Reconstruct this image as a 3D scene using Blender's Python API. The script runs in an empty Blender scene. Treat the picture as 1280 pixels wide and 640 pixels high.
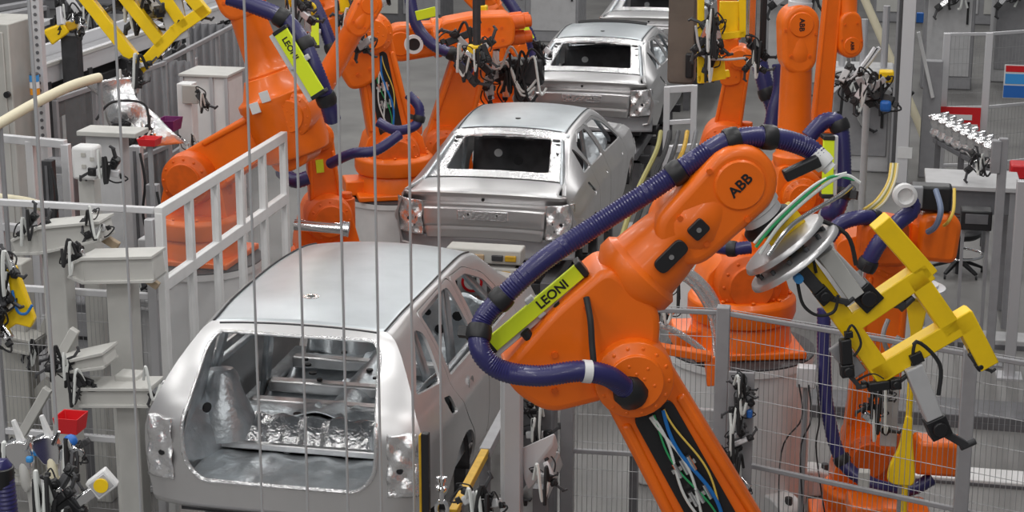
import bpy, bmesh, math, random
from mathutils import Vector, Matrix
from mathutils.geometry import tessellate_polygon
random.seed(11)
DBG = False
PI = math.pi
V = Vector
SC = bpy.context.scene
COL = SC.collection

# ------------------------------------------------------------------ camera
FPX, CY, CAMH = 2200.0, 240.0, 5.75
VPX, VPY = 1110.0, -292.0                      # vanishing point of the car line
PITCH = math.atan((CY - VPY) / FPX)
YAW = math.atan((VPX - 640) / (FPX * math.cos(PITCH) + (CY - VPY) * math.sin(PITCH)))
_f = V((-math.sin(YAW) * math.cos(PITCH), math.cos(YAW) * math.cos(PITCH), -math.sin(PITCH)))
_r = V((math.cos(YAW), math.sin(YAW), 0))
_u = _r.cross(_f)
CAM = V((0, 0, CAMH))
VIEWH = V((-math.sin(YAW), math.cos(YAW), 0))
cd = bpy.data.cameras.new('camera')
cam = bpy.data.objects.new('camera', cd)
COL.objects.link(cam)
cd.sensor_width = 36.0
cd.lens = FPX / 1280 * 36
cd.shift_y = (CY - 320) / 1280
cd.clip_end = 300
cam.matrix_world = Matrix((( _r.x, _u.x, -_f.x, 0), (_r.y, _u.y, -_f.y, 0), (_r.z, _u.z, -_f.z, CAMH), (0, 0, 0, 1)))
SC.camera = cam

# measuring helpers: turn a reading taken off the photograph into a place in the hall
def ray(x, y):
    return _f + _r * ((x - 640) / FPX) + _u * ((CY - y) / FPX)
def at(x, y, d):
    return CAM + ray(x, y) * d
def atz(x, y, z):
    r = ray(x, y); return CAM + r * ((z - CAMH) / r.z)
def atx(x, y, X):
    r = ray(x, y); return CAM + r * (X / r.x)
def aty(x, y, Y):
    r = ray(x, y); return CAM + r * (Y / r.y)
def atp(x, y, P0, n):
    r = ray(x, y); return CAM + r * ((P0 - CAM).dot(n) / r.dot(n))

# ------------------------------------------------------------------ materials
MATS = {}
def mat(name, col, rough=.5, metal=0., coat=0., noise=0., nscale=8., bump=0., bscale=20., emit=0., alpha=1., trans=0., dirt=None, vor=0.):
    if name in MATS: return MATS[name]
    m = bpy.data.materials.new(name); m.use_nodes = True
    nt = m.node_tree; b = nt.nodes['Principled BSDF']
    b.inputs['Base Color'].default_value = (*col, 1)
    b.inputs['Roughness'].default_value = rough
    b.inputs['Metallic'].default_value = metal
    b.inputs['Coat Weight'].default_value = coat
    b.inputs['Coat Roughness'].default_value = .12
    if trans: b.inputs['Transmission Weight'].default_value = trans
    if alpha < 1: b.inputs['Alpha'].default_value = alpha
    if emit:
        b.inputs['Emission Color'].default_value = (*col, 1); b.inputs['Emission Strength'].default_value = emit
    tc = nt.nodes.new('ShaderNodeTexCoord')
    if noise:
        n = nt.nodes.new('ShaderNodeTexNoise'); n.inputs['Scale'].default_value = nscale; n.inputs['Detail'].default_value = 5
        nt.links.new(tc.outputs['Object'], n.inputs['Vector'])
        mx = nt.nodes.new('ShaderNodeMix'); mx.data_type = 'RGBA'
        c2 = dirt if dirt else tuple(c * (1 - noise) for c in col)
        mx.inputs['A'].default_value = (*col, 1); mx.inputs['B'].default_value = (*c2, 1)
        rp = nt.nodes.new('ShaderNodeValToRGB'); rp.color_ramp.elements[0].position = .42; rp.color_ramp.elements[1].position = .72
        nt.links.new(n.outputs['Fac'], rp.inputs['Fac']); nt.links.new(rp.outputs['Color'], mx.inputs['Factor'])
        nt.links.new(mx.outputs['Result'], b.inputs['Base Color'])
        r2 = nt.nodes.new('ShaderNodeMapRange'); r2.inputs['To Min'].default_value = rough * .85; r2.inputs['To Max'].default_value = min(1, rough * 1.25)
        nt.links.new(n.outputs['Fac'], r2.inputs['Value']); nt.links.new(r2.outputs['Result'], b.inputs['Roughness'])
    if bump:
        if vor:
            n2 = nt.nodes.new('ShaderNodeTexVoronoi'); n2.inputs['Scale'].default_value = bscale; so = n2.outputs['Distance']
        else:
            n2 = nt.nodes.new('ShaderNodeTexNoise'); n2.inputs['Scale'].default_value = bscale; n2.inputs['Detail'].default_value = 3; so = n2.outputs['Fac']
        nt.links.new(tc.outputs['Object'], n2.inputs['Vector'])
        bp = nt.nodes.new('ShaderNodeBump'); bp.inputs['Strength'].default_value = bump; bp.inputs['Distance'].default_value = .02
        nt.links.new(so, bp.inputs['Height']); nt.links.new(bp.outputs['Normal'], b.inputs['Normal'])
    MATS[name] = m
    return m
ORANGE = mat('orange_paint', (.93, .165, .002), .38, coat=.15, noise=.10, nscale=5)
ORANGE_DK = mat('orange_casting', (.80, .125, .003), .45, noise=.2, nscale=9)
YELLOW = mat('yellow_paint', (1.0, .66, .006), .40, coat=.15, noise=.1, nscale=7)
YELLOW_DK = mat('ochre_paint', (.62, .36, .015), .45, noise=.25, nscale=12)
NEON = mat('neon_plate', (.72, .86, .02), .4)
HOSE = mat('navy_hose', (.022, .02, .11), .38, coat=.2)
BLACK = mat('black_plastic', (.012, .012, .014), .45)
RUBBER = mat('black_rubber', (.02, .02, .022), .7)
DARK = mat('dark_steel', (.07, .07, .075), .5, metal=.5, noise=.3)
STEEL = mat('bare_sheet_steel', (.64, .635, .64), .33, metal=.80, noise=.06, nscale=3, bump=.04, bscale=6)
STEEL_ROOF = mat('galvanised_roof_steel', (.53, .565, .59), .36, metal=.85, noise=.08, nscale=4, bump=.03, bscale=4)
STEEL_IN = mat('pressed_inner_steel', (.56, .60, .63), .34, metal=.72, noise=.25, nscale=7, bump=.45, bscale=16)
STEEL_RIB = mat('crinkled_steel', (.66, .66, .67), .22, metal=.95, bump=.7, bscale=26)
STEEL_BRT = mat('bright_pressed_steel', (.80, .80, .81), .24, metal=.85, bump=.45, bscale=34)
CHROME = mat('polished_metal', (.78, .78, .79), .16, metal=1.)
ALU = mat('aluminium_profile', (.56, .56, .58), .42, metal=.45)
ALU_LT = mat('pale_aluminium', (.68, .68, .70), .45, metal=.25)
GREYP = mat('grey_paint', (.30, .30, .315), .5, noise=.12)
GREY_LT = mat('light_grey_paint', (.50, .50, .51), .5, noise=.1)
GREY_DK = mat('dark_grey_paint', (.14, .14, .15), .55, noise=.2)
BEIGE = mat('grey_beige_paint', (.47, .46, .43), .5, noise=.12, nscale=4)
WHITE = mat('white_paint', (.74, .74, .74), .45, noise=.06)
WHITE_DIRTY = mat('offwhite_paint', (.54, .535, .51), .5, noise=.15, nscale=3)
CREAM = mat('cream_tube', (.74, .68, .50), .5)
BLUE = mat('blue_plastic', (.02, .14, .5), .4)
BLUE_LT = mat('light_blue_plastic', (.05, .32, .75), .4)
RED = mat('red_plastic', (.62, .012, .018), .4)
PURPLE = mat('purple_plastic', (.16, .015, .12), .45)
GREEN = mat('green_cable', (.03, .35, .12), .45)
CABLEBLUE = mat('blue_cable', (.01, .16, .50), .4)
CABLEW = mat('white_cable', (.68, .70, .68), .45)
CABLEY = mat('yellow_cable', (.78, .55, .10), .45)
MESHM = mat('fence_wire', (.36, .36, .37), .45, metal=.3)
WIREM = mat('steel_wire', (.55, .56, .58), .4, metal=.5)
ACRYL = mat('clear_acrylic', (.86, .88, .90), .08, alpha=.07)
CARD = mat('card_brown', (.42, .30, .18), .8)

# ------------------------------------------------------------------ mesh building
WL = {}
def frame_from(d, up=None):
    d = V(d).normalized()
    up = V(up) if up is not None else (V((0, 0, 1)) if abs(d.z) < .95 else V((0, 1, 0)))
    s = up.cross(d)
    if s.length < 1e-6: s = V((1, 0, 0)).cross(d)
    s.normalize(); t = d.cross(s).normalized()
    return s, t, d
class MB:
    def __init__(s): s.v = []; s.f = []
    def add(s, vs, fs):
        o = len(s.v); s.v += [V(p) for p in vs]; s.f += [tuple(i + o for i in q) for q in fs]; return s
    def box(s, c, size, ax=None):
        c = V(c); x, y, z = size[0] / 2, size[1] / 2, size[2] / 2
        if ax is None: ax = (V((1, 0, 0)), V((0, 1, 0)), V((0, 0, 1)))
        vs = [c + ax[0] * (x * i) + ax[1] * (y * j) + ax[2] * (z * k) for k in (-1, 1) for j in (-1, 1) for i in (-1, 1)]
        return s.add(vs, [(0, 2, 3, 1), (4, 5, 7, 6), (0, 1, 5, 4), (2, 6, 7, 3), (0, 4, 6, 2), (1, 3, 7, 5)])
    def b(s, x0, y0, z0, x1, y1, z1):
        return s.box(((x0 + x1) / 2, (y0 + y1) / 2, (z0 + z1) / 2), (abs(x1 - x0), abs(y1 - y0), abs(z1 - z0)))
    def beam(s, a, b_, w, h, up=None):                       # w across, h along 'up'
        a, b_ = V(a), V(b_); sx, ty, d = frame_from(b_ - a, up)
        return s.box((a + b_) / 2, (w, h, (b_ - a).length), (sx, ty, d))
    def taper(s, a, b_, w0, h0, w1, h1, up=None):
        a, b_ = V(a), V(b_); sx, ty, d = frame_from(b_ - a, up)
        vs = [p + sx * (i * w / 2) + ty * (j * h / 2) for p, w, h in ((a, w0, h0), (b_, w1, h1)) for j in (-1, 1) for i in (-1, 1)]
        return s.add(vs, [(0, 2, 3, 1), (4, 5, 7, 6), (0, 1, 5, 4), (2, 6, 7, 3), (0, 4, 6, 2), (1, 3, 7, 5)])
    def cyl(s, a, b_, r0, r1=None, n=20, caps=True):
        a, b_ = V(a), V(b_); r1 = r0 if r1 is None else r1
        return s.lathe(a, b_ - a, [(0, r0), ((b_ - a).length, r1)], n, caps)
    def lathe(s, o, d, prof, n=24, caps=True):               # prof: (distance along d, radius)
        o = V(o); sx, ty, dd = frame_from(d); vs = []; fs = []
        for t, r in prof:
            for i in range(n):
                a = 2 * PI * i / n; vs.append(o + dd * t + sx * (r * math.cos(a)) + ty * (r * math.sin(a)))
        m = len(prof)
        for j in range(m - 1):
            for i in range(n):
                k = (i + 1) % n; fs.append((j * n + i, j * n + k, (j + 1) * n + k, (j + 1) * n + i))
        if caps:
            fs.append(tuple(reversed(range(n)))); fs.append(tuple((m - 1) * n + i for i in range(n)))
        return s.add(vs, fs)
    def tube(s, pts, r, n=10, caps=True, closed=False):
        pts = [V(p) for p in pts]; m = len(pts); rr = r if callable(r) else (lambda t: r)
        vs = []; fs = []; prev = None
        for i, p in enumerate(pts):
            d = (pts[(i + 1) % m] - pts[i - 1]) if closed else (pts[min(i + 1, m - 1)] - pts[max(i - 1, 0)])
            if d.length < 1e-9: d = V((0, 0, 1))
            d.normalize()
            if prev is None: sx, ty, _ = frame_from(d)
            else:
                sx = prev - d * prev.dot(d)
                if sx.length < 1e-6: sx = frame_from(d)[0]
                sx.normalize(); ty = d.cross(sx)
            prev = sx; ra = rr(i / max(1, m - 1))
            for k in range(n):
                a = 2 * PI * k / n; vs.append(p + sx * (ra * math.cos(a)) + ty * (ra * math.sin(a)))
        for j in range(m if closed else m - 1):
            j2 = (j + 1) % m
            for i in range(n):
                k = (i + 1) % n; fs.append((j * n + i, j * n + k, j2 * n + k, j2 * n + i))
        if caps and not closed:
            fs.append(tuple(reversed(range(n)))); fs.append(tuple((m - 1) * n + i for i in range(n)))
        return s.add(vs, fs)
    def prism(s, poly, o, u, w, n, t0, t1):                   # poly in (u,w) plane at o, extruded along n
        o, u, w, n = V(o), V(u), V(w), V(n); m = len(poly)
        vs = [o + u * a + w * c + n * t for t in (t0, t1) for a, c in poly]
        fs = [(i, (i + 1) % m, m + (i + 1) % m, m + i) for i in range(m)]
        fs += [tuple(reversed(range(m))), tuple(range(m, 2 * m))]
        return s.add(vs, fs)
    def grid(s, fn, nu, nv, keep=None):
        vs = [fn(i / nu, j / nv) for i in range(nu + 1) for j in range(nv + 1)]
        fs = []
        for i in range(nu):
            for j in range(nv):
                if keep and not keep((i + .5) / nu, (j + .5) / nv): continue
                a = i * (nv + 1) + j; fs.append((a, a + 1, a + nv + 2, a + nv + 1))
        return s.add(vs, fs)
    def sphere(s, c, r, n=14, m=9, sq=(1, 1, 1)):
        c = V(c)
        return s.grid(lambda u, v: c + V((r * sq[0] * math.cos(2 * PI * u) * math.sin(PI * v), r * sq[1] * math.sin(2 * PI * u) * math.sin(PI * v), r * sq[2] * math.cos(PI * v))), n, m)
    def mirror_x(s, xc=0):
        o = len(s.v); n = len(s.f)
        s.v += [V((2 * xc - p.x, p.y, p.z)) for p in s.v]
        s.f += [tuple(i + o for i in reversed(q)) for q in s.f[:n]]; return s
    def mesh(s, name, off=V((0, 0, 0))):
        me = bpy.data.meshes.new(name)
        me.from_pydata([tuple(p - off) for p in s.v], [], s.f); me.validate(); me.update()
        bm = bmesh.new(); bm.from_mesh(me); bmesh.ops.recalc_face_normals(bm, faces=bm.faces); bm.to_mesh(me); bm.free()
        return me
    def build(s, name, m, parent=None, bevel=0, solid=0, smooth=35, seg=2, sub=0, solid_off=-1, label=None):
        off = WL[parent.name] if parent else s._base()
        me = s.mesh(name, off)
        return finish(name, me, m, parent, off, bevel, solid, smooth, seg, sub, solid_off, label)
    def _base(s):
        lo = V([min(p[i] for p in s.v) for i in range(3)]); hi = V([max(p[i] for p in s.v) for i in range(3)])
        return V(((lo.x + hi.x) / 2, (lo.y + hi.y) / 2, lo.z))
def finish(name, me, m, parent, off, bevel=0, solid=0, smooth=35, seg=2, sub=0, solid_off=-1, label=None):
    me.materials.clear(); me.materials.append(m)
    if smooth:
        me.shade_smooth(); me.set_sharp_from_angle(angle=math.radians(smooth))
    o = bpy.data.objects.new(name, me); COL.objects.link(o)
    if parent: o.parent = parent; WL[o.name] = off.copy()
    else: o.location = off; WL[o.name] = off.copy()
    if solid:
        md = o.modifiers.new('solid', 'SOLIDIFY'); md.thickness = solid; md.offset = solid_off
    if sub:
        md = o.modifiers.new('sub', 'SUBSURF'); md.levels = md.render_levels = sub
    if bevel:
        md = o.modifiers.new('bevel', 'BEVEL'); md.width = bevel; md.segments = seg; md.limit_method = 'ANGLE'; md.angle_limit = math.radians(40)
    if label: o['label'] = label
    return o
def tag(o, label, cat, group=None, kind=None):
    o['label'] = label; o['category'] = cat
    if group: o['group'] = group
    if kind: o['kind'] = kind
    return o
def thing(name, loc, label, cat, group=None):
    o = bpy.data.objects.new(name, None); COL.objects.link(o)
    o.empty_display_size = .2; o.location = loc; WL[o.name] = V(loc)
    return tag(o, label, cat, group)
def struct(o, label=None):
    o['kind'] = 'structure'
    if label: o['label'] = label
    return o
def kids(o): return [c for c in bpy.data.objects if c.parent == o]
def copy_tree(root, loc, label, rotz=None, group=None):
    def cp(o, parent):
        c = o.copy(); COL.objects.link(c)
        if parent: c.parent = parent
        WL[c.name] = V(loc)
        for k in kids(o): cp(k, c)
        return c
    r = cp(root, None); r.location = loc; r['label'] = label
    if rotz is not None: r.rotation_euler.z = rotz
    if group: r['group'] = group
    return r
def boolean(o, cutters, op='DIFFERENCE'):                     # apply, leaving plain mesh; cutters: MBs in the same local space
    dg = bpy.context.evaluated_depsgraph_get
    tmp = []
    for c in cutters:
        me = c.mesh('cutter'); co = bpy.data.objects.new('cutter', me); COL.objects.link(co); co.parent = o.parent; co.location = o.location; tmp.append(co)
        md = o.modifiers.new('cut', 'BOOLEAN'); md.operation = op; md.solver = 'EXACT'; md.object = co
    bpy.context.view_layer.update()
    d = dg(); me2 = bpy.data.meshes.new_from_object(o.evaluated_get(d), preserve_all_data_layers=True, depsgraph=d)
    o.modifiers.clear(); o.data = me2
    for co in tmp: bpy.data.objects.remove(co)
    return o
def smoothpts(pts, k=8, closed=False):                        # Catmull-Rom
    pts = [V(p) for p in pts]; n = len(pts); out = []
    for i in range(n if closed else n - 1):
        if closed: a, b, c, d = pts[i - 1], pts[i], pts[(i + 1) % n], pts[(i + 2) % n]
        else: a, b, c, d = pts[max(i - 1, 0)], pts[i], pts[i + 1], pts[min(i + 2, n - 1)]
        for j in range(k):
            t = j / k
            out.append(.5 * ((2 * b) + (c - a) * t + (2 * a - 5 * b + 4 * c - d) * t * t + (3 * b - a - 3 * c + d) * t ** 3))
    if not closed: out.append(pts[-1])
    return out
def roundpoly(poly, r, k=5):
    out = []; n = len(poly)
    for i in range(n):
        p0, p1, p2 = V(poly[i - 1]), V(poly[i]), V(poly[(i + 1) % n])
        a = (p0 - p1); b = (p2 - p1); rr = min(r, a.length * .45, b.length * .45)
        s = p1 + a.normalized() * rr; e = p1 + b.normalized() * rr
        for j in range(k + 1):
            t = j / k; q = s * (1 - t) ** 2 + p1 * (2 * t * (1 - t)) + e * t * t; out.append((q.x, q.y))
    return out
def stadium(a, b, r0, r1, n=12):                              # rounded bar outline between 2D points a and b
    a, b = V(a), V(b); d = (b - a); L = d.length; ang = math.atan2(d.y, d.x); off = math.asin(max(-1, min(1, (r0 - r1) / L))) if L > 1e-6 else 0
    out = []
    for i in range(n + 1):
        t = ang + PI / 2 - off + (PI + 2 * off) * i / n * 1.0
        out.append((a.x + r0 * math.cos(t), a.y + r0 * math.sin(t)))
    for i in range(n + 1):
        t = ang - PI / 2 + off + (PI - 2 * off) * i / n
        out.append((b.x + r1 * math.cos(t), b.y + r1 * math.sin(t)))
    return out
def interp(x, knots):                                         # smooth interpolation through knots [(x, v)]
    if x <= knots[0][0]: return knots[0][1]
    for i in range(len(knots) - 1):
        x0, v0 = knots[i]; x1, v1 = knots[i + 1]
        if x <= x1:
            h = x1 - x0; t = (x - x0) / h
            def sl(j):
                if j <= 0 or j >= len(knots) - 1: return 0 if 0 < j else 0
                a = (knots[j][1] - knots[j - 1][1]) / (knots[j][0] - knots[j - 1][0]); b = (knots[j + 1][1] - knots[j][1]) / (knots[j + 1][0] - knots[j][0])
                return 0 if a * b <= 0 else 2 * a * b / (a + b)
            if len(knots) == 2: return v0 + (v1 - v0) * t
            m0 = sl(i) if i > 0 else (v1 - v0) / h; m1 = sl(i + 1) if i + 1 < len(knots) - 1 else (v1 - v0) / h
            return (2 * t ** 3 - 3 * t * t + 1) * v0 + (t ** 3 - 2 * t * t + t) * h * m0 + (-2 * t ** 3 + 3 * t * t) * v1 + (t ** 3 - t * t) * h * m1
    return knots[-1][1]
def text(name, body, size, o, u, w, m, parent, depth=.003, bold=True):   # lettering lying in plane (u right, w up) at o (centre)
    c = bpy.data.curves.new(name, 'FONT'); c.body = body; c.size = size; c.extrude = depth; c.align_x = 'CENTER'; c.align_y = 'CENTER'
    if bold: c.offset = size * .022
    t = bpy.data.objects.new(name, c); COL.objects.link(t)
    bpy.context.view_layer.update(); dg = bpy.context.evaluated_depsgraph_get()
    me = bpy.data.meshes.new_from_object(t.evaluated_get(dg), depsgraph=dg)
    bpy.data.objects.remove(t)
    u, w = V(u).normalized(), V(w).normalized(); n = u.cross(w)
    off = WL[parent.name] if parent else V((0, 0, 0))
    M = Matrix(((u.x, w.x, n.x, o[0] - off.x), (u.y, w.y, n.y, o[1] - off.y), (u.z, w.z, n.z, o[2] - off.z), (0, 0, 0, 1)))
    me.transform(M)
    return finish(name, me, m, parent, off, smooth=0)
# ------------------------------------------------------------------ hall: floor, light
FLOORM = mat('sealed_concrete', (.21, .205, .20), .42, noise=.35, nscale=.9, bump=.05, bscale=3)
m = MB(); m.b(-32, -10, -.2, 14, 62, 0)
struct(m.build('floor', FLOORM, smooth=0), 'grey sealed concrete factory floor')
WALLM = mat('pale_hall_wall', (.45, .45, .46), .7, noise=.1, nscale=.4)
m = MB(); m.b(-32, 61.6, 0, 14, 62, 12)
for x in range(-31, 14, 3): m.b(x, 61.5, 0, x + .3, 61.6, 12)
struct(m.build('wall_back', WALLM, smooth=0), 'pale far wall of the hall')
w = bpy.data.worlds.new('hall_light'); SC.world = w; w.use_nodes = True
bg = w.node_tree.nodes['Background']; bg.inputs[0].default_value = (.95, .97, 1.0, 1); bg.inputs[1].default_value = .17
def lamp(loc, sx, sy, power, col=(1, .985, .96)):
    l = bpy.data.lights.new('hall_lamp', 'AREA'); l.shape = 'RECTANGLE'; l.size = sx; l.size_y = sy; l.energy = power; l.color = col
    o = bpy.data.objects.new('hall_lamp', l); COL.objects.link(o); o.location = loc
    return o
for yy in (-9.5, -3.5, 3.5, 9.5, 15.5, 21.5, 28, 35, 43):                 # rows of ceiling light strips; those behind the camera added to brighten front faces
    for xx in (-13, -8.2, -3.4, 1.4):
        lamp((xx, yy, 9.5), .5, 3.6, 130 if yy > 0 else 165)
SC.view_settings.view_transform = 'Standard'; SC.view_settings.look = 'None'
SC.view_settings.gamma = 1; SC.view_settings.use_curve_mapping = False
SC.view_settings.exposure = 0.0
# ------------------------------------------------------------------ car bodies in bare metal
def prof(P, y):
    """half section at station y, sill to roof edge: list of (x, z)"""
    g = lambda k: interp(y, P[k])
    zs, wB, zb, wb, zr, wr = g('zs'), g('wB'), g('zb'), g('wb'), g('zr'), g('wr')
    pts = [(wB - .12, zs - .02), (wB - .05, zs), (wB - .035, zs + .05), (wB - .012, zs + .16), (wB, zs + .32), (wB, zb - .26), (wB - .004, zb - .17), (wb + .035, zb - .085), (wb + .012, zb - .025), (wb, zb)]
    for t in (.12, .3, .5, .7, .88):
        bul = .022 * 4 * t * (1 - t) * min(1, max(0, (zr - zb) / .3))
        pts.append((wb + (wr + .02 - wb) * t + bul, zb + (zr - zb) * t))
    pts += [(wr + .018, zr - .012), (wr, zr)]
    return pts
def sidept(P, sgn, s, q):
    """s 0..1 rear to front, q 0..1 sill to roof edge"""
    y = P['y0'] + s * (P['L'] - P['y0']); pr = prof(P, y); n = len(pr) - 1
    k = min(int(q * n), n - 1); t = q * n - k
    x = pr[k][0] * (1 - t) + pr[k + 1][0] * t; z = pr[k][1] * (1 - t) + pr[k + 1][1] * t
    ys = interp(z, P['ys']) + P['wrap']
    yy = ys + (y - P['y0']) * (P['L'] - ys) / (P['L'] - P['y0'])
    return V((sgn * x, yy, z))
def strip_pt(P, y, u, drop=0):
    """roof / bonnet strip between the two roof edges, u 0..1"""
    zr, wr = interp(y, P['zr']), interp(y, P['wr']); cr = interp(y, P['crown']); a = 2 * u - 1
    z = zr + cr * (1 - abs(a) ** 2.2)
    ys = interp(zr, P['ys']) + P['wrap']
    yy = ys + (y - P['y0']) * (P['L'] - ys) / (P['L'] - P['y0'])
    return V((a * wr, yy - drop * (1 - a * a), z))
def prism_x(poly, x0, x1): return MB().prism(poly, (0, 0, 0), (0, 1, 0), (0, 0, 1), (1, 0, 0), x0, x1)
def prism_y(poly, y0, y1): return MB().prism(poly, (0, 0, 0), (1, 0, 0), (0, 0, 1), (0, -1, 0), -y1, -y0)
def prism_z(poly, z0, z1): return MB().prism(poly, (0, 0, 0), (1, 0, 0), (0, 1, 0), (0, 0, 1), z0, z1)
def circ(c, r, n=20): return [(c[0] + r * math.cos(2 * PI * i / n), c[1] + r * math.sin(2 * PI * i / n)) for i in range(n)]
def car_sides(P, root, mt):
    for sgn in (-1, 1):
        m = MB(); m.grid(lambda s, q: sidept(P, sgn, s, q), 84, 48)
        me = m.mesh('side'); 
        x0, x1 = (.3, 1.2) if sgn > 0 else (-1.2, -.3)
        cuts = [prism_x(w, x0, x1) for w in P['windows']] + [prism_x(circ(c, r, 28), x0 + .2 * (sgn > 0), x1 - .2 * (sgn < 0)) for c, r in P['arches']]
        if sgn > 0: cuts += [prism_x(c, x0 + .3, x1) for c in P['cutouts']]
        def shell(name):
            o = finish(name, me.copy(), mt, root, V((0, 0, 0)), solid=.018, solid_off=-1 if True else 1, smooth=40)
            return o
        if sgn > 0:
            for nm, d in P['doors']:
                o = shell(nm); boolean(o, [prism_x(d, .3, 1.2)], 'INTERSECT'); boolean(o, cuts)
                o.data.set_sharp_from_angle(angle=math.radians(35))
            o = shell('body_side'); boolean(o, cuts + [prism_x(grow(d, .007), .3, 1.2) for nm, d in P['doors']])
        else:
            o = shell('body_side'); boolean(o, cuts)
        o.data.set_sharp_from_angle(angle=math.radians(35))
def grow(poly, e):
    cx = sum(p[0] for p in poly) / len(poly); cz = sum(p[1] for p in poly) / len(poly)
    return [(x + e * (1 if x > cx else -1), z + e * (1 if z > cz else -1)) for x, z in poly]
def patch(m, fn, poly, n=.004):
    pass
def strip(P, y0, y1, ny, nu=28, drop0=0, drop1=0):
    return MB().grid(lambda t, u: strip_pt(P, y0 + (y1 - y0) * t, u, drop0 * (1 - t) + drop1 * t), ny, nu)
def dark_discs(root, lst, name='mounting_hole'):
    for c, n, r in lst:
        m = MB(); m.cyl(V(c) - V(n) * .01, V(c) + V(n) * .004, r, n=10); m.build(name, BLACK, root, smooth=0)

def wheelhouses(root, y, z, r, wx=.86, depth=.30, mt=None):
    for sgn in (-1, 1):
        m = MB()
        m.grid(lambda u, v: V((sgn * (wx - depth * v), y + (r + .0) * math.cos(PI * (u * 1.1 - .05)) * (1 - .12 * v * v), z + r * math.sin(PI * (u * 1.1 - .05)) * (1 - .1 * v * v))), 20, 8)
        m.grid(lambda u, v: V((sgn * (wx - depth - .05 * math.sqrt(max(0, 1 - v * v))), y + r * .88 * v * math.cos(PI * (u * 1.1 - .05)), z + r * .9 * v * math.sin(PI * (u * 1.1 - .05)))), 20, 6)
        m.build('wheelhouse', mt or STEEL_IN, root, solid=.006)

# ---- hatchback (nearest car)
HB = dict(L=4.35, y0=0.0, wrap=.10,
    ys=[(.3, .02), (.95, .02), (1.1, .06), (1.3, .2), (1.54, .40), (1.6, .42)],
    zs=[(0, .46), (.7, .36), (1.6, .28), (3.2, .28), (4.35, .36)],
    wB=[(0, .885), (.12, .905), (.5, .92), (3.7, .92), (4.35, .80)],
    zb=[(0, 1.12), (1, 1.075), (3.3, .985), (4.35, .84)],
    wb=[(0, .825), (.15, .84), (.8, .85), (2, .85), (3.3, .84), (4.35, .72)],
    zr=[(0, 1.565), (.5, 1.59), (1.3, 1.585), (2.1, 1.55), (2.6, 1.48), (2.85, 1.40), (3.6, 1.03), (4.35, .87)],
    wr=[(0, .565), (.6, .59), (1.5, .605), (2.5, .59), (2.85, .60), (3.6, .73), (4.35, .64)],
    crown=[(0, .025), (.8, .04), (2.4, .05), (3, .05), (4.3, .04)],
    windows=[roundpoly([(.30, 1.22), (.80, 1.14), (.90, 1.44), (.80, 1.50)], .05), roundpoly([(1.02, 1.11), (1.80, 1.07), (1.72, 1.525), (1.45, 1.54), (1.02, 1.53)], .04),
             roundpoly([(1.97, 1.05), (2.95, 1.00), (2.62, 1.33), (2.25, 1.475), (1.93, 1.51)], .05)],
    arches=[((1.12, .30), .365), ((3.62, .30), .365)],
    cutouts=[roundpoly([(.72, 1.06), (.86, 1.03), (.90, .90), (.76, .93)], .03)],
    doors=[('rear_door', roundpoly([(.98, 1.55), (.96, 1.05), (1.18, .78), (1.42, .55), (1.5, .38), (1.86, .38), (1.84, 1.05), (1.84, 1.555)], .05)),
           ('front_door', roundpoly([(1.875, 1.55), (1.87, .38), (2.95, .38), (3.12, .75), (3.08, .98), (2.68, 1.36), (2.3, 1.51)], .05))])
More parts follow.
